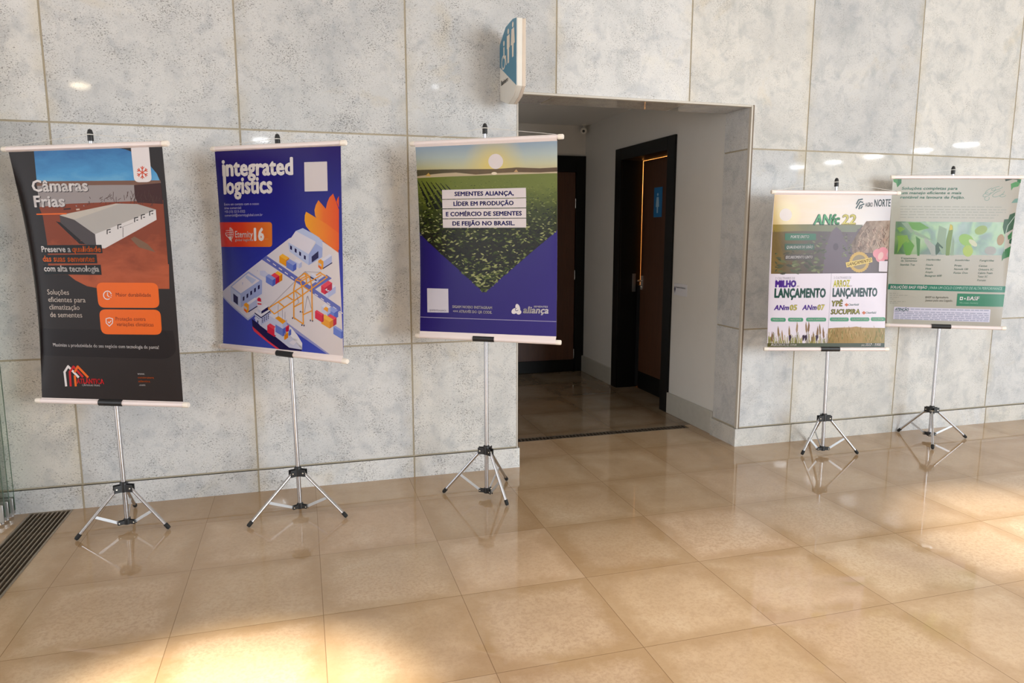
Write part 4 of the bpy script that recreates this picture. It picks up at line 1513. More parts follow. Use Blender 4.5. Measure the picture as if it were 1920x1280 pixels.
    iso_box(P, 812, 890, 10, 34, 50, RDc, 4.0)
    iso_box(P, 780, 925, 86, 34, 70, BC, 4.2)
    iso_box(P, 778, 850, 90, 50, 60, WC, 4.5)
    P.poly([(705, 748), (738, 728), (812, 778), (778, 806)], OG[0], 5)
    for a in ((735, 730, 735, 620), (800, 772, 800, 690), (775, 775, 775, 665)):
        P.stroke([a[:2], a[2:]], 2.5, ink(120, 116, 150), 5.2)
    # gantry crane
    CR = ink(240, 158, 46)
    W = 11
    for seg in ([(900, 385), (882, 470), (885, 745)], [(945, 400), (965, 480), (975, 805)], [(1032, 362), (1052, 450), (1060, 770)],
                [(985, 325), (1000, 360), (1000, 420)], [(885, 745), (975, 808)], [(975, 718), (1060, 680)], [(885, 645), (968, 600)],
                [(900, 385), (985, 322), (1032, 355), (945, 400), (900, 385)], [(940, 378), (1020, 342)],
                [(640, 652), (880, 500), (1000, 425), (1140, 345)], [(698, 708), (880, 590), (1060, 465), (1200, 365)], [(640, 652), (698, 708)],
                [(735, 595), (790, 640)], [(820, 540), (870, 575)], [(895, 490), (945, 530)], [(960, 440), (1020, 480)], [(1130, 322), (1200, 366)], [(1095, 345), (1135, 318)]):
        P.stroke(seg, W, CR, 5.4)
    for seg in ([(640, 652), (985, 308), (1130, 318)], [(985, 308), (1015, 330)], [(900, 500), (930, 600)], [(1010, 545), (985, 700)], [(1015, 540), (1050, 660)], [(930, 600), (890, 640)]):
        P.stroke(seg, 2.5, ink(110, 96, 110), 5.8)
    iso_box(P, 1100, 418, 70, 20, 46, WC, 4.6)
    P.poly([(1036, 352), (1098, 388), (1098, 402), (1036, 368)], NV, 5)
    for x, y in ((882, 750), (970, 818), (1050, 775), (955, 690)):
        P.ellipse(x - 8, y, 7, 9, ink(96, 88, 110), 5, 0, 10)
        P.ellipse(x + 12, y + 4, 7, 9, ink(96, 88, 110), 5, 0, 10)


def leaf_field(P, rnd, n, ytop, ybot, xr, mats, layer, size):
    """Scatter of printed leaves, larger towards the viewer."""
    for i in range(n):
        f = rnd.random() ** 0.75
        y = ytop + (ybot - ytop) * f
        lo, hi = xr(y)
        if hi - lo < 6:
            continue
        x = rnd.uniform(lo, hi)
        r = size(f) * rnd.uniform(0.6, 1.3)
        a = rnd.uniform(-0.9, 0.9) + (math.pi if rnd.random() < 0.5 else 0)
        c, s = math.cos(a), math.sin(a)
        m = mats[min(len(mats) - 1, int(rnd.random() ** 1.3 * len(mats)))]
        sh = [(-1, 0), (-0.35, -0.42), (0.3, -0.38), (1, 0.05), (0.25, 0.4), (-0.4, 0.36)]
        pts = [(min(hi, max(lo, x + r * (c * u - s * v * 0.8))), y + r * 0.8 * (s * u + c * v)) for u, v in sh]
        P.poly(pts, m, layer + rnd.random() * 2)


def art_field(P):
    IND = ink_grad('printed_indigo', [(0.0, pr(50, 40, 118)), (1.0, pr(58, 46, 128))], 0, 0, 1, 0.2)
    P.poly([(0, 0), (1, 0), (1, 1), (0, 1)], IND, 0, raw=True)
    P.crop(750, 220, 5.333)
    n = Nodes('printed_sunset_sky')
    uv = n.add('ShaderNodeUVMap')
    sep = n.add('ShaderNodeSeparateXYZ')
    n.link(uv.outputs[0], sep.inputs[0])
    g = n.ramp(n.math('DIVIDE', sep.outputs[1], 0.17), [(0.0, pr(138, 158, 178)), (0.35, pr(170, 182, 178)), (0.65, pr(192, 188, 146)), (1.0, pr(200, 164, 92))])
    du = n.math('SUBTRACT', sep.outputs[0], 0.57)
    dv = n.math('MULTIPLY', n.math('SUBTRACT', sep.outputs[1], 0.105), 1.35)
    d = n.math('SQRT', n.math('ADD', n.math('MULTIPLY', du, du), n.math('MULTIPLY', dv, dv)))
    n.setp(Base_Color=n.mix(n.ramp(d, [(0.0, 1.0), (0.07, 0.7), (0.22, 0.0)]), g, pr(226, 198, 84)), Roughness=0.27)
    SKY = n.m
    P.poly([(140, 285), (1580, 220), (1580, 520), (140, 545)], SKY, 1)
    P.ellipse(960, 440, 74, 76, ink(238, 226, 226), 1.6)
    hills = ink_grad('printed_hazy_hills', [(0.2, pr(92, 84, 62)), (0.6, pr(116, 94, 66)), (1.0, pr(96, 72, 50))], 0, 0, 1, 0.6, 8)
    P.poly([(140, 527), (420, 520), (700, 518), (960, 516), (1170, 500), (1400, 508), (1580, 498), (1580, 552), (140, 605)], hills, 2)
    P.poly([(150, 590), (280, 575), (420, 560), (560, 552), (760, 572), (950, 558), (1170, 548), (1400, 550), (1580, 540), (1580, 556), (960, 576), (500, 592), (150, 608)], ink(202, 182, 150), 2.4)
    P.ellipse(945, 560, 28, 14, ink(244, 226, 200), 2.8)
    P.poly([(250, 588), (285, 555), (310, 590)], ink(214, 172, 90), 2.6)
    P.poly([(1140, 545), (1165, 518), (1185, 545)], ink(200, 160, 110), 2.6)
    fld = ink_grad('printed_green_field', [(0.0, pr(114, 124, 52)), (0.10, pr(96, 106, 42)), (0.25, pr(62, 70, 30)), (0.5, pr(44, 42, 22)), (1.0, pr(36, 28, 16))], 1, 0.22, 0.75, 0.22, 16, (1, 2.5, 1))
    apex_y = 630 + 1120
    P.poly([(150, 606), (500, 590), (960, 574), (1580, 552), (1580, 1120), (1545, 1150), (845, apex_y), (225, 1200), (176, 1150)], fld, 2.2)

    def xr(y):
        lo = 166 + 0.03 * (y - 600) if y < 1180 else 200 + (y - 1180) * (645 / 570)
        hi = 1568 - 0.02 * (y - 560) if y < 1150 else 1545 - (y - 1150) * (700 / 600)
        return lo, hi

    rnd = random.Random(11)
    g1 = [ink(122, 130, 60), ink(96, 108, 46), ink(136, 140, 70), ink(74, 84, 36)]
    g2 = [ink(40, 44, 24), ink(70, 82, 38), ink(30, 28, 16), ink(104, 114, 60), ink(56, 64, 30), ink(36, 34, 20), ink(140, 146, 88), ink(44, 50, 26), ink(168, 170, 112)]
    leaf_field(P, rnd, 420, 600, 860, xr, g1, 2.6, lambda f: 5 + 12 * f)
    # rows of plants running to the horizon at the left
    for i in range(7):
        x0 = 190 + 34 * i
        P.poly([(x0 - 30 + 14 * i, 630 + 6 * i), (x0 - 22 + 14 * i, 630 + 6 * i), (x0 + 130 + 46 * i, 900 + 20 * i), (x0 + 80 + 46 * i, 900 + 20 * i)], ink(38, 40, 20), 2.8)
    leaf_field(P, rnd, 1150, 790, 1250, xr, g2, 4.0, lambda f: 9 + 13 * f)
    leaf_field(P, rnd, 760, 1180, apex_y - 20, xr, g2, 4.2, lambda f: 17 + 12 * f)
    ST_ = ink(236, 224, 226)
    for q in ([(422, 727), (1262, 703), (1264, 800), (424, 819)], [(424, 826), (1264, 807), (1264, 900), (427, 913)],
              [(427, 921), (1264, 908), (1264, 1003), (429, 1012)], [(429, 1020), (1264, 1010), (1264, 1100), (432, 1106)]):
        P.poly(q, ST_, 8)
    IN = ink(52, 42, 122)
    P.text('SEMENTES ALIANÇA,', 547, 785, 1142, 778, 40, IN, 9, 0.036)
    P.text('LÍDER EM PRODUÇÃO', 537, 886, 1140, 875, 40, IN, 9, 0.036)
    P.text('E COMÉRCIO DE SEMENTES', 461, 990, 1221, 978, 40, IN, 9, 0.036)
    P.text('DE FEIJÃO NO BRASIL.', 527, 1083, 1152, 1076, 40, IN, 9, 0.036)
    P.crop(750, 430, 5.333)
    P.poly([(267, 590), (484, 594), (487, 832), (272, 829)], ink(222, 216, 228), 3)
    P.text('@SEMENTES.ALIANCA', 294, 816, 464, 820, 16, ink(130, 124, 150), 4, 0.006)
    P.text('SIGAM NOSSO INSTAGRAM', 525, 784, 922, 796, 25, WHT, 5, 0.03)
    P.text('<<< ATRAVÉS DO QR CODE.', 532, 829, 922, 842, 25, WHT, 5, 0.03)
    P.stroke([(190, 876), (1570, 921)], 5, ink(196, 186, 216), 3)
    P.ellipse(1178, 785, 22, 42, WHT, 4, -0.25)
    P.ellipse(1146, 815, 26, 34, WHT, 4.3, 0.9)
    P.ellipse(1188, 826, 26, 24, WHT, 4.6, -0.3)
    P.ring(1168, 800, 14, 14, 5, IN, 5, 12, 20, 260)
    P.text('SEMENTES', 1336, 779, 1478, 781, 17, WHT, 5, 0.008, 0.15)
    P.text('aliança', 1230, 836, 1485, 838, 64, WHT, 5, 0.026, 0.2)


def art_crops(P):
    P.poly([(0, 0), (1, 0), (1, 1), (0, 1)], ink(236, 226, 238), 0, raw=True)
    P.crop(1420, 330, 6.738)
    n = Nodes('printed_peach_sky')
    uv = n.add('ShaderNodeUVMap')
    sep = n.add('ShaderNodeSeparateXYZ')
    n.link(uv.outputs[0], sep.inputs[0])
    mp = n.add('ShaderNodeMapping')
    mp.inputs['Scale'].default_value = (1.2, 7, 1)
    n.link(uv.outputs[0], mp.inputs[0])
    ns = n.noise(mp.outputs[0], 3, 4)
    g = n.ramp(n.math('ADD', sep.outputs[0], n.math('MULTIPLY', n.math('SUBTRACT', ns.outputs[0], 0.5), 0.35)), [(0.0, pr(214, 180, 120)), (0.35, pr(216, 188, 156)), (0.7, pr(212, 198, 190)), (1.0, pr(208, 202, 206))])
    du = n.math('SUBTRACT', sep.outputs[0], 0.10)
    dv = n.math('MULTIPLY', n.math('SUBTRACT', sep.outputs[1], 0.125), 1.3)
    d = n.math('SQRT', n.math('ADD', n.math('MULTIPLY', du, du), n.math('MULTIPLY', dv, dv)))
    n.setp(Base_Color=n.mix(n.ramp(d, [(0.0, 1.0), (0.06, 0.7), (0.14, 0.0)]), g, pr(224, 204, 140)), Roughness=0.27)
    P.poly([(205, 225), (1700, 232), (1700, 640), (205, 610)], n.m, 1)
    P.ellipse(357, 480, 76, 78, ink(238, 226, 222), 1.6)
    dark = ink_grad('printed_dusk_plants', [(0.0, pr(140, 116, 72)), (0.10, pr(108, 94, 70)), (0.4, pr(96, 84, 82)), (0.7, pr(112, 98, 104)), (1.0, pr(98, 88, 86))], 0, 0.0, 1.0, 0.4, 5)
    P.poly([(205, 600), (620, 600), (690, 612), (860, 640), (1000, 618), (1340, 620), (1700, 610), (1700, 1216), (186, 1214)], dark, 1.4)
    hill = ink_grad('printed_green_haze', [(0.0, pr(160, 136, 70)), (0.3, pr(120, 118, 82)), (0.7, pr(130, 134, 116)), (1.0, pr(126, 126, 112))], 0, 0, 0.9, 0.3, 5)
    P.poly([(205, 598), (700, 598), (1330, 608), (1240, 700), (900, 690), (560, 680), (205, 690)], hill, 1.8)
    rt = ink_grad('printed_root_photo', [(0.1, pr(104, 84, 74)), (0.5, pr(150, 128, 112)), (0.9, pr(178, 158, 142))], 0, 0.5, 1.1, 1.3, 22)
    P.poly([(1375, 562), (1697, 556), (1697, 980), (1420, 960), (1200, 960), (1180, 850), (1260, 720), (1300, 660)], rt, 2)
    rnd = random.Random(5)
    for i in range(90):
        x, y = rnd.uniform(1230, 1680), rnd.uniform(600, 900)
        if x < 1375 - (y - 560) * 0.55 + 20:
            continue
        pts = [(x, y)]
        for j in range(3):
            x += rnd.uniform(-26, 26)
            y += rnd.uniform(8, 34)
            pts.append((x, min(y, 1000)))
        P.stroke(pts, rnd.uniform(4, 8), rnd.choice([ink(206, 178, 160), ink(182, 150, 132), ink(96, 72, 62), ink(122, 96, 84)]), 2.6 + rnd.random())
    greens = [ink(92, 94, 74), ink(110, 114, 82), ink(80, 80, 66), ink(130, 134, 98)]
    leaf_field(P, rnd, 70, 720, 1210, lambda y: (700 - (y - 720) * 0.75, 900 - (y - 720) * 0.15), greens, 2.4, lambda f: 24 + 26 * f)
    leaf_field(P, rnd, 34, 900, 1212, lambda y: (230, 520), greens[:3] + [ink(120, 84, 60)], 2.4, lambda f: 22 + 28 * f)
    leaf_field(P, rnd, 30, 720, 1000, lambda y: (1060, 1190), greens[1:], 2.4, lambda f: 14 + 8 * f)
    P.poly([(930, 690), (990, 630), (1050, 680), (1130, 860), (1180, 1210), (820, 1212), (850, 900)], ink(112, 98, 108), 2.1)
    P.ellipse(985, 880, 34, 44, ink(92, 78, 88), 2.3)
    pk = ink(226, 150, 160)
    for x, y, r in ((1520, 970, 62), (1590, 960, 74), (1560, 1020, 66), (1640, 1000, 50)):
        P.ellipse(x, y, r, r * 0.95, pk, 4.2 + 0.001 * r)
    P.ellipse(1560, 1000, 34, 52, ink(232, 190, 186), 4.6, 0.4)
    P.ellipse(1670, 985, 30, 34, ink(214, 172, 180), 4.5)
    DG = ink(46, 74, 62)
    P.text('ANfc', 692, 606, 1036, 600, 122, DG, 4, 0.05, 0.15)
    P.text('ANfc', 706, 598, 1034, 592, 116, ink(92, 168, 116), 5, 0.022, 0.15)
    P.text('22', 1050, 606, 1240, 604, 122, ink(140, 132, 84), 4, 0.045, 0.1)
    P.text('22', 1058, 598, 1232, 596, 114, ink(234, 220, 124), 5, 0.015, 0.1)
    TG = ink(74, 92, 96)
    P.text('AGRO', 1355, 386, 1450, 382, 50, TG, 5, 0.015)
    P.text('NORTE', 1470, 385, 1682, 378, 88, TG, 5, 0.015, 0.05)
    for a in ([(1245, 350), (1270, 300), (1320, 290)], [(1240, 400), (1290, 320), (1325, 330)], [(1275, 410), (1290, 370), (1340, 350)], [(1300, 405), (1318, 380)]):
        P.stroke(a, 16, TG, 4)
    GB = ink(68, 116, 92)
    for q, txt, xa, xb, yb, m in (([(347, 708), (735, 714), (733, 795), (347, 795)], 'PORTE ERETO', 416, 646, 768, GB),
                               ([(345, 838), (715, 842), (713, 916), (345, 916)], 'QUALIDADE DE GRÃO', 366, 694, 896, ink(72, 98, 84)),
                               ([(345, 968), (715, 972), (713, 1044), (345, 1044)], 'ESCURECIMENTO LENTO', 355, 690, 1022, ink(92, 84, 80))):
        P.rrect(q, 14, m, 5)
        P.text(txt, xa, yb, xb, yb, 32, WHT, 6, 0.02, 0.2)
    GO = ink(204, 168, 92)
    for i in range(24):
        a = 2 * math.pi * i / 24
        P.ellipse(1285 + 112 * math.cos(a), 1075 + 114 * math.sin(a), 18, 18, GO, 4.8 + 0.01 * i, 0, 10)
    P.ring(1285, 1075, 100, 102, 24, GO, 5.2, 24)
    P.ellipse(1285, 1075, 90, 92, ink(150, 134, 108), 5.4)
    P.poly([(1112, 1078), (1446, 1016), (1454, 1076), (1126, 1142)], ink(226, 196, 110), 6)
    vs, fs = glyphs('LANÇAMENTO', 0.02)
    q = [(1136 + 300 * a + 4 * b, 1124 - 56 * a - 40 * b) for a, b in vs]
    P.texts.append(([P.st(*v) for v in q], fs, P.mi(ink(128, 100, 52)), 7))
    P.rrect([(1540, 1064), (1680, 1066), (1676, 1202), (1535, 1196)], 12, ink(226, 216, 224), 6)
    # white half
    P.crop(1420, 490, 6.738)
    P.poly([(180, 138), (1700, 138), (1700, 1090), (118, 1090)], ink(236, 226, 238), 3)
    P.stroke([(932, 140), (886, 1020)], 5, ink(176, 166, 180), 4)
    GT = ink(146, 138, 152)
    P.text('2 CULTIVARES DE', 232, 206, 470, 206, 28, GT, 5, 0.0)
    P.text('2 CULTIVARES DE', 962, 206, 1184, 206, 28, GT, 5, 0.0)
    PU = ink(86, 52, 146)
    P.text('MILHO', 228, 302, 486, 302, 78, PU, 5, 0.075)
    P.text('EM', 496, 302, 522, 302, 16, GT, 5, 0.01)
    P.text('ARROZ', 955, 308, 1166, 304, 82, ink(214, 206, 60), 5, 0.035)
    P.text('EM', 1172, 306, 1194, 305, 14, GT, 5, 0.01)
    LG = ink(48, 84, 76)
    P.text('LANÇAMENTO', 218, 436, 860, 438, 110, LG, 5, 0.05)
    P.text('LANÇAMENTO', 945, 430, 1516, 430, 102, ink(60, 84, 84), 5, 0.05)
    for x0, num in ((212, '05'), (562, '07')):
        P.text('ANm', x0, 598, x0 + 184, 598, 62, PU, 5, 0.035, 0.2)
        P.text(num, x0 + 190, 600, x0 + 286, 600, 66, ink(140, 128, 80), 5, 0.045, 0.1)
        P.text(num, x0 + 194, 597, x0 + 282, 597, 60, ink(234, 222, 112), 6, 0.012, 0.1)
    OD, OL = ink(70, 74, 52), ink(188, 178, 74)
    P.text('YPÊ', 932, 553, 1078, 552, 66, OD, 5, 0.055, 0.1)
    P.text('YPÊ', 940, 548, 1070, 548, 58, OL, 6, 0.012, 0.1)
    P.text('SUCUPIRA', 922, 656, 1296, 654, 60, OD, 5, 0.055, 0.1)
    P.text('SUCUPIRA', 930, 651, 1288, 650, 52, OL, 6, 0.012, 0.1)
    TE = ink(58, 128, 120)
    for x, y in ((1100, 536), (1320, 640)):
        P.poly([(x, y), (x + 26, y - 22), (x + 52, y + 2), (x + 26, y + 24)], ink(204, 110, 74), 5)
        P.text('Clearfield', x + 48, y + 12, x + 182, y + 12, 26, TE, 5, 0.01, 0.2)
    PG = ink(88, 158, 124)
    for x0, x1, tx in ((174, 357, 'PRODUTIVO'), (385, 577, 'PRECOCE'), (613, 868, 'SAFRA E SAFRINHA'), (914, 1155, 'PRODUTIVIDADE'), (1172, 1416, 'QUALIDADE DE GRÃO'), (1434, 1622, 'RESISTÊNCIA')):
        P.rrect([(x0, 698), (x1, 700), (x1, 750), (x0, 748)], 22, PG, 5)
        P.text(tx, x0 + 22, 731, x1 - 26, 732, 17, WHT, 6, 0.015, 0.2)
    fld = ink_grad('printed_rice_field', [(0.0, pr(150, 124, 76)), (0.5, pr(182, 150, 102)), (1.0, pr(150, 134, 82))], 0, 0.5, 1.0, 1.2, 30, (2, 0.5, 1))
    P.poly([(893, 838), (1000, 830), (1180, 826), (1250, 816), (1320, 830), (1640, 836), (1622, 1032), (878, 1032)], fld, 4)
    rnd = random.Random(9)
    for i in range(120):
        x = rnd.uniform(140, 875)
        h = rnd.uniform(40, 190) * (0.5 + 0.5 * rnd.random())
        P.stroke([(x, 1032), (x + rnd.uniform(-10, 10), 1032 - h * 0.8)], rnd.uniform(4, 8), rnd.choice([ink(150, 150, 88), ink(178, 164, 104), ink(196, 184, 140), ink(118, 112, 60)]), 4 + rnd.random())
    for x, y in ((262, 800), (400, 800), (500, 745), (612, 745), (648, 740), (785, 770), (760, 800), (830, 820), (310, 850), (705, 870), (188, 870)):
        c = rnd.choice([ink(150, 122, 92), ink(172, 144, 116), ink(140, 110, 84)])
        s = rnd.uniform(-8, 10)
        P.poly([(x, y), (x + 12, y + 60), (x + 10 + s, y + 130), (x - 6 + s, y + 150), (x - 14 + s, y + 110), (x - 8, y + 50)], c, 5.2)
        P.stroke([(x + s, y + 130), (x + s * 2, 1032)], 6, ink(110, 100, 60), 5)
    for x in (400, 570, 600, 740):
        P.poly([(x, 1000), (x - 4, 930), (x + 20, 920), (x + 30, 950), (x + 8, 960), (x + 10, 1000)], ink(66, 50, 70), 5.6)
    for i in range(80):
        x = rnd.uniform(900, 1610)
        y = rnd.uniform(860, 1020)
        P.stroke([(x, y), (x + rnd.uniform(-14, 14), y - rnd.uniform(25, 60))], 5, rnd.choice([ink(206, 178, 128), ink(128, 104, 62), ink(166, 142, 88), ink(92, 116, 60)]), 4.4 + rnd.random())
    bar = ink_grad('printed_dark_footer', [(0.0, pr(92, 88, 52)), (0.3, pr(92, 100, 84)), (0.7, pr(98, 104, 96)), (1.0, pr(78, 90, 84))], 0, 0, 1, 0.1)
    P.poly([(110, 1030), (1640, 1030), (1640, 1095), (110, 1095)], bar, 6)
    P.text('AGRONORTE', 168, 1066, 398, 1066, 34, WHT, 7, 0.025, 0.2)
    P.text('.COM.BR', 402, 1064, 494, 1064, 22, ink(200, 196, 190), 7, 0.0, 0.2)
    P.text('(66)', 1312, 1066, 1352, 1066, 22, ink(200, 196, 190), 7, 0.0, 0.2)
    P.text('3517 - 1900', 1362, 1066, 1556, 1066, 34, WHT, 7, 0.02, 0.2)


def art_green(P):
    base = ink_grad('printed_warm_beige', [(0.0, pr(206, 206, 196)), (0.06, pr(188, 184, 172)), (0.5, pr(190, 186, 176)), (1.0, pr(184, 176, 164))], 0, 0, 1, 0.1)
    P.poly([(0, 0), (1, 0), (1, 1), (0, 1)], base, 0, raw=True)
    P.crop(1660, 310, 7.385)
    GR = ink(70, 142, 118)
    L1, L2, L3 = ink(88, 150, 92), ink(62, 120, 72), ink(122, 176, 108)
    P.poly([(108, 185), (222, 187), (220, 250), (165, 312), (150, 250), (115, 230)], L1, 2)
    P.poly([(170, 187), (222, 187), (220, 250), (168, 308)], L2, 2.3)
    P.text('Soluções completas para', 224, 345, 990, 350, 40, GR, 5, 0.014, 0.15)
    P.text('um manejo eficiente e mais', 214, 412, 1044, 416, 40, GR, 5, 0.014, 0.15)
    P.text('rentável na lavoura de Feijão.', 206, 474, 1090, 484, 40, GR, 5, 0.014, 0.15)
    LN = ink(128, 160, 148)
    for cx, cy, rx, ry, rot in ((1400, 420, 62, 26, -0.5), (1450, 370, 80, 34, -0.5), (1560, 410, 90, 34, -0.45), (1540, 330, 80, 22, -0.3), (1400, 480, 34, 30, -0.6), (1620, 440, 40, 18, -0.2)):
        pts = []
        for i in range(15):
            a = math.radians(300 * i / 14)
            c, s = math.cos(rot), math.sin(rot)
            pts.append((cx + c * rx * math.cos(a) - s * ry * math.sin(a), cy + s * rx * math.cos(a) + c * ry * math.sin(a)))
        P.stroke(pts, 6, LN, 4)
    FT = ink(170, 170, 160)
    for i, (y, x1) in enumerate(((605, 1605), (645, 1670), (682, 1665), (722, 1560), (762, 1500))):
        P.bars(205, y - 8, x1, y + 12, 13, FT, 4, 20 + i)
    blur = Nodes('printed_blurred_foliage')
    uv = blur.add('ShaderNodeUVMap')
    n1 = blur.noise(uv.outputs[0], 7, 2, 0.5, 0.6)
    n2 = blur.noise(uv.outputs[0], 4.2, 2, 0.5, 0.3)
    c1 = blur.ramp(n1.outputs[0], [(0.30, pr(48, 76, 58)), (0.45, pr(80, 122, 74)), (0.58, pr(120, 158, 82)), (0.75, pr(146, 166, 116))])
    blur.setp(Base_Color=blur.mix(blur.ramp(n2.outputs[0], [(0.45, 0.0), (0.7, 0.7)]), c1, pr(132, 152, 134)), Roughness=0.27)
    P.poly([(146, 806), (1650, 830), (1650, 1340), (120, 1340)], blur.m, 2)
    P.crop(1650, 460, 7.111)
    P.poly([(135, 150), (1640, 182), (1640, 600), (60, 600)], base, 2.4)
    P.crop(1660, 310, 7.385)
    LF = [ink(106, 158, 76), ink(130, 168, 80), ink(88, 134, 78), ink(146, 166, 142), ink(72, 96, 80), ink(168, 172, 164)]
    P.poly([(310, 818), (480, 822), (610, 905), (450, 940), (370, 920)], LF[0], 3)
    P.poly([(160, 900), (210, 880), (270, 910), (200, 960)], LF[1], 3)
    P.poly([(215, 820), (310, 830), (390, 950), (350, 975)], LF[3], 3.2)
    P.poly([(390, 940), (500, 990), (660, 1080), (560, 1060), (400, 990)], LF[3], 3.2)
    P.poly([(160, 1010), (300, 1000), (330, 1100), (240, 1120), (165, 1250), (180, 1090)], LF[1], 3.4)
    P.poly([(240, 1120), (330, 1060), (400, 1150), (340, 1280), (280, 1280)], LF[0], 3.5)
    P.poly([(420, 1020), (480, 1060), (470, 1290), (440, 1290)], LF[2], 3.2)
    P.poly([(530, 1040), (580, 1060), (690, 1160), (690, 1290), (640, 1290), (600, 1200), (540, 1100)], LF[5], 3.4)
    P.poly([(740, 870), (850, 920), (830, 1060), (830, 1270), (780, 1270), (710, 1090)], LF[3], 3.3)
    P.poly([(720, 1100), (800, 1180), (700, 1290), (690, 1160)], LF[4], 3.6)
    P.poly([(895, 850), (930, 870), (935, 930), (885, 1290), (835, 1290), (840, 1080), (870, 960)], ink(120, 142, 78), 3.8)
    P.poly([(895, 850), (925, 875), (930, 930), (880, 940)], ink(204, 184, 76), 4)
    P.poly([(935, 1020), (955, 1100), (945, 1290), (895, 1290)], LF[3], 3.7)
    P.ellipse(1120, 1080, 110, 80, ink(146, 186, 92), 3.1, 0.5)
    P.ellipse(1140, 1230, 70, 80, ink(172, 192, 92), 3.2)
    P.ellipse(1210, 1120, 70, 34, ink(206, 206, 176), 3.4, 0.7)
    P.ellipse(1320, 940, 90, 60, ink(150, 170, 96), 3.1, -0.4)
    P.ellipse(1590, 1080, 50, 80, ink(170, 140, 106), 3.1, 0.2)
    P.ellipse(1450, 1230, 80, 60, ink(168, 164, 160), 3.1)
    # vine down the right edge
    P.poly([(1655, 190), (1700, 186), (1870, 190), (1868, 205), (1760, 195), (1660, 222)], ink(54, 70, 62), 4)
    P.poly([(1735, 262), (1800, 232), (1868, 240), (1840, 300), (1765, 320), (1742, 362)], L1, 4.2)
    P.poly([(1830, 200), (1885, 195), (1872, 250), (1820, 230)], L2, 4.3)
    P.poly([(1740, 550), (1790, 490), (1850, 480), (1835, 545)], LN, 4.2)
    P.poly([(1640, 790), (1700, 785), (1720, 720), (1800, 690), (1790, 830), (1770, 930), (1690, 900), (1640, 1000), (1620, 900)], ink(66, 96, 72), 4.2)
    P.poly([(1690, 1030), (1760, 960), (1750, 1060), (1700, 1080)], L2, 4.4)
    P.poly([(1720, 1080), (1760, 1060), (1745, 1140), (1715, 1130)], ink(44, 84, 56), 4.4)
    P.poly([(1640, 1240), (1740, 1170), (1735, 1290), (1640, 1290)], L2, 4.4)
    P.stroke([(1800, 740), (1690, 880), (1650, 1040), (1640, 1240)], 10, ink(180, 192, 178), 4.6)
    P.crop(1650, 460, 7.111)
    P.poly([(1620, 190), (1650, 110), (1760, 60), (1730, 200), (1640, 230), (1620, 260)], L2, 4.4)
    TT = ink(92, 132, 116)
    for txt, x0, x1, y in (('Tratamento', 275, 484, 218), ('de Sementes', 275, 492, 250), ('Standak Top', 265, 462, 302),
                           ('Herbicidas', 618, 806, 240), ('Finale', 610, 706, 308), ('Heat', 604, 680, 356), ('Amplo', 600, 704, 402), ('Basagran 600', 596, 822, 450),
                           ('Inseticidas', 1000, 1192, 250), ('Pirate', 990, 1084, 320), ('Nomolt 150', 985, 1172, 368), ('Fastac Duo', 980, 1168, 416),
                           ('Fungicidas', 1324, 1514, 258), ('Cantus', 1314, 1424, 328), ('Orkestra SC', 1308, 1506, 376), ('Cabrio Team', 1302, 1494, 422), ('Tutor SC', 1298, 1430, 468), ('Forum', 1292, 1404, 514)):
        P.text(txt, x0, y, x1, y + 2, 24, TT, 5, 0.012, 0.15)
    P.poly([(120, 540), (1700, 585), (1690, 665), (110, 610)], ink(58, 128, 106), 4)
    P.text('SOLUÇÕES BASF FEIJÃO', 140, 596, 628, 606, 34, WHT, 5, 0.02, 0.2)
    P.text('| PARA UM CICLO COMPLETO DE ALTA PERFORMANCE.', 648, 606, 1630, 632, 32, ink(180, 208, 194), 5, 0.0, 0.15)
    for i, (y, x1) in enumerate(((665, 240), (690, 380), (716, 250), (738, 180), (770, 340), (790, 240))):
        P.bars(132, y, x1, y + 2, 9, FT, 4, 40 + i)
    GY = ink(126, 124, 112)
    P.text('BASF na Agricultura.', 606, 726, 918, 730, 26, GY, 5, 0.008, 0.15)
    P.text('Juntos pelo seu Legado.', 602, 766, 970, 772, 26, GY, 5, 0.008, 0.15)
    P.poly([(1034, 670), (1700, 688), (1690, 842), (1020, 826)], ink(66, 134, 104), 4)
    P.poly([(1068, 712), (1108, 713), (1104, 752), (1064, 752)], WHT, 5)
    P.poly([(1078, 722), (1098, 723), (1095, 742), (1075, 742)], ink(66, 134, 104), 5.5)
    P.poly([(1126, 728), (1142, 729), (1140, 744), (1124, 744)], WHT, 5)
    P.text('BASF', 1156, 754, 1322, 757, 44, WHT, 5, 0.035, 0.1)
    P.text('We create chemistry', 1062, 796, 1308, 802, 20, ink(150, 196, 170), 5, 0.0, 0.15)
    P.rrect([(190, 832), (1474, 872), (1460, 1030), (174, 986)], 6, ink(222, 218, 236), 4)
    P.text('ATENÇÃO', 200, 880, 386, 886, 34, ink(60, 112, 110), 5, 0.03, 0.15)
    FP = ink(172, 174, 196)
    for i in range(6):
        x0 = 410 if i < 1 else 196
        P.bars(x0, (868 if i < 1 else 876 + 22 * i), 1450, (892 if i < 1 else 908 + 22 * i), 11, FP, 5, 60 + i, 0.12)


ART = {1: art_storage, 2: art_harbour, 3: art_field, 4: art_crops, 5: art_green}


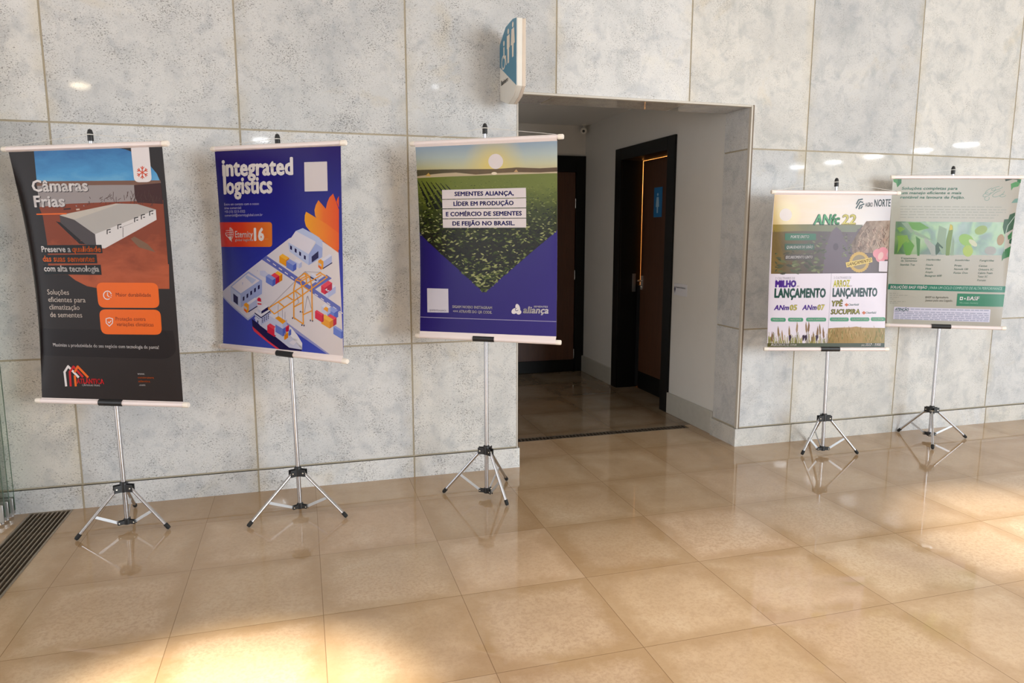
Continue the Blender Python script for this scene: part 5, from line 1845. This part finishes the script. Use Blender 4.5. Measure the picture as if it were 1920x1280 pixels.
def build_banner(k, clip_c):
    s = ST[k]
    t0, t1 = Vector(s['top'][0]), Vector(s['top'][1])
    b0, b1 = Vector(s['bot'][0]), Vector(s['bot'][1])
    cap = Vector(s['cap'])
    rd = (t1 - t0).normalized()
    n = Vector((rd.y, -rd.x, 0))
    t = thing('hanging_banner', BANNER_LABEL[k], 'banner', (t0 + t1) / 2, 'hanging poster banners')
    R = 0.0125
    for nm, p, q in (('top_rod', t0, t1), ('bottom_rod', b0, b1)):
        d = (q - p).normalized()
        bm = new_bm()
        tube(bm, p + d * 0.022, q - d * 0.022, R, 18)
        r = obj(nm, bm, RODW, t)
        for e, sg in ((p, 1), (q, -1)):
            bm = new_bm()
            lathe(bm, e + d * sg * 0.030, -d * sg, [(0, R + 0.0002), (0, R + 0.0022), (0.026, R + 0.0022), (0.030, R), (0.030, 0)], 18)
            obj('end_cap', bm, RODCAP, r)
    P = Print(k)
    ART[k](P)
    P.build(t)
    # white fabric sleeves joining the print to its rods
    for nm, p, q, pr in (('sleeve', t0, t1, s['top_print']), ('sleeve', b0, b1, s['bot_print'])):
        d = (q - p).normalized()
        pa, pb = Vector(pr[0]), Vector(pr[1])
        a = p + d * ((pa - p).dot(d))
        b = p + d * ((pb - p).dot(d))
        sgn = 1 if pa.z > p.z else -1
        ring = []
        bm = new_bm()
        for base_pt, edge in ((a, pa), (b, pb)):
            vs = [bm.verts.new(edge + n * 0.0003)]
            rr = R + 0.0016
            for i in range(13):
                ang = math.radians((100 if sgn > 0 else -100) * 0.15 + (sgn * 340) * -i / 12 + (sgn * 10))
                vs.append(bm.verts.new(base_pt + n * rr * math.cos(ang) + Vector((0, 0, rr * math.sin(ang)))))
            ring.append(vs)
        for i in range(13):
            bm.faces.new([ring[0][i], ring[0][i + 1], ring[1][i + 1], ring[1][i]])
        wrap = {1: None, 2: 'bot', 3: 'both', 4: None, 5: None}[k]
        m = RODW
        obj(nm, bm, m, t)
    # cord from the pole tip to the rod ends
    top = cap + Vector((0, 0, -0.030)) + n * 0.012
    bm = new_bm()
    for e, sg in ((t0, 1), (t1, -1)):
        tube(bm, top, e + rd * sg * 0.045 + Vector((0, 0, R + 0.002)), 0.0013, 6, 0.0002)
    lathe(bm, top - n * 0.012 - Vector((0, 0, 0.002)), (0, 0, 1), [(0, 0.0147), (0, 0.0165), (0.004, 0.0165), (0.004, 0.0147), (0, 0.0147)], 14)
    obj('hanging_cord', bm, CORD, t)


for k in (1, 2, 3, 4, 5):
    _, c = build_stand(k)
    build_banner(k, c)
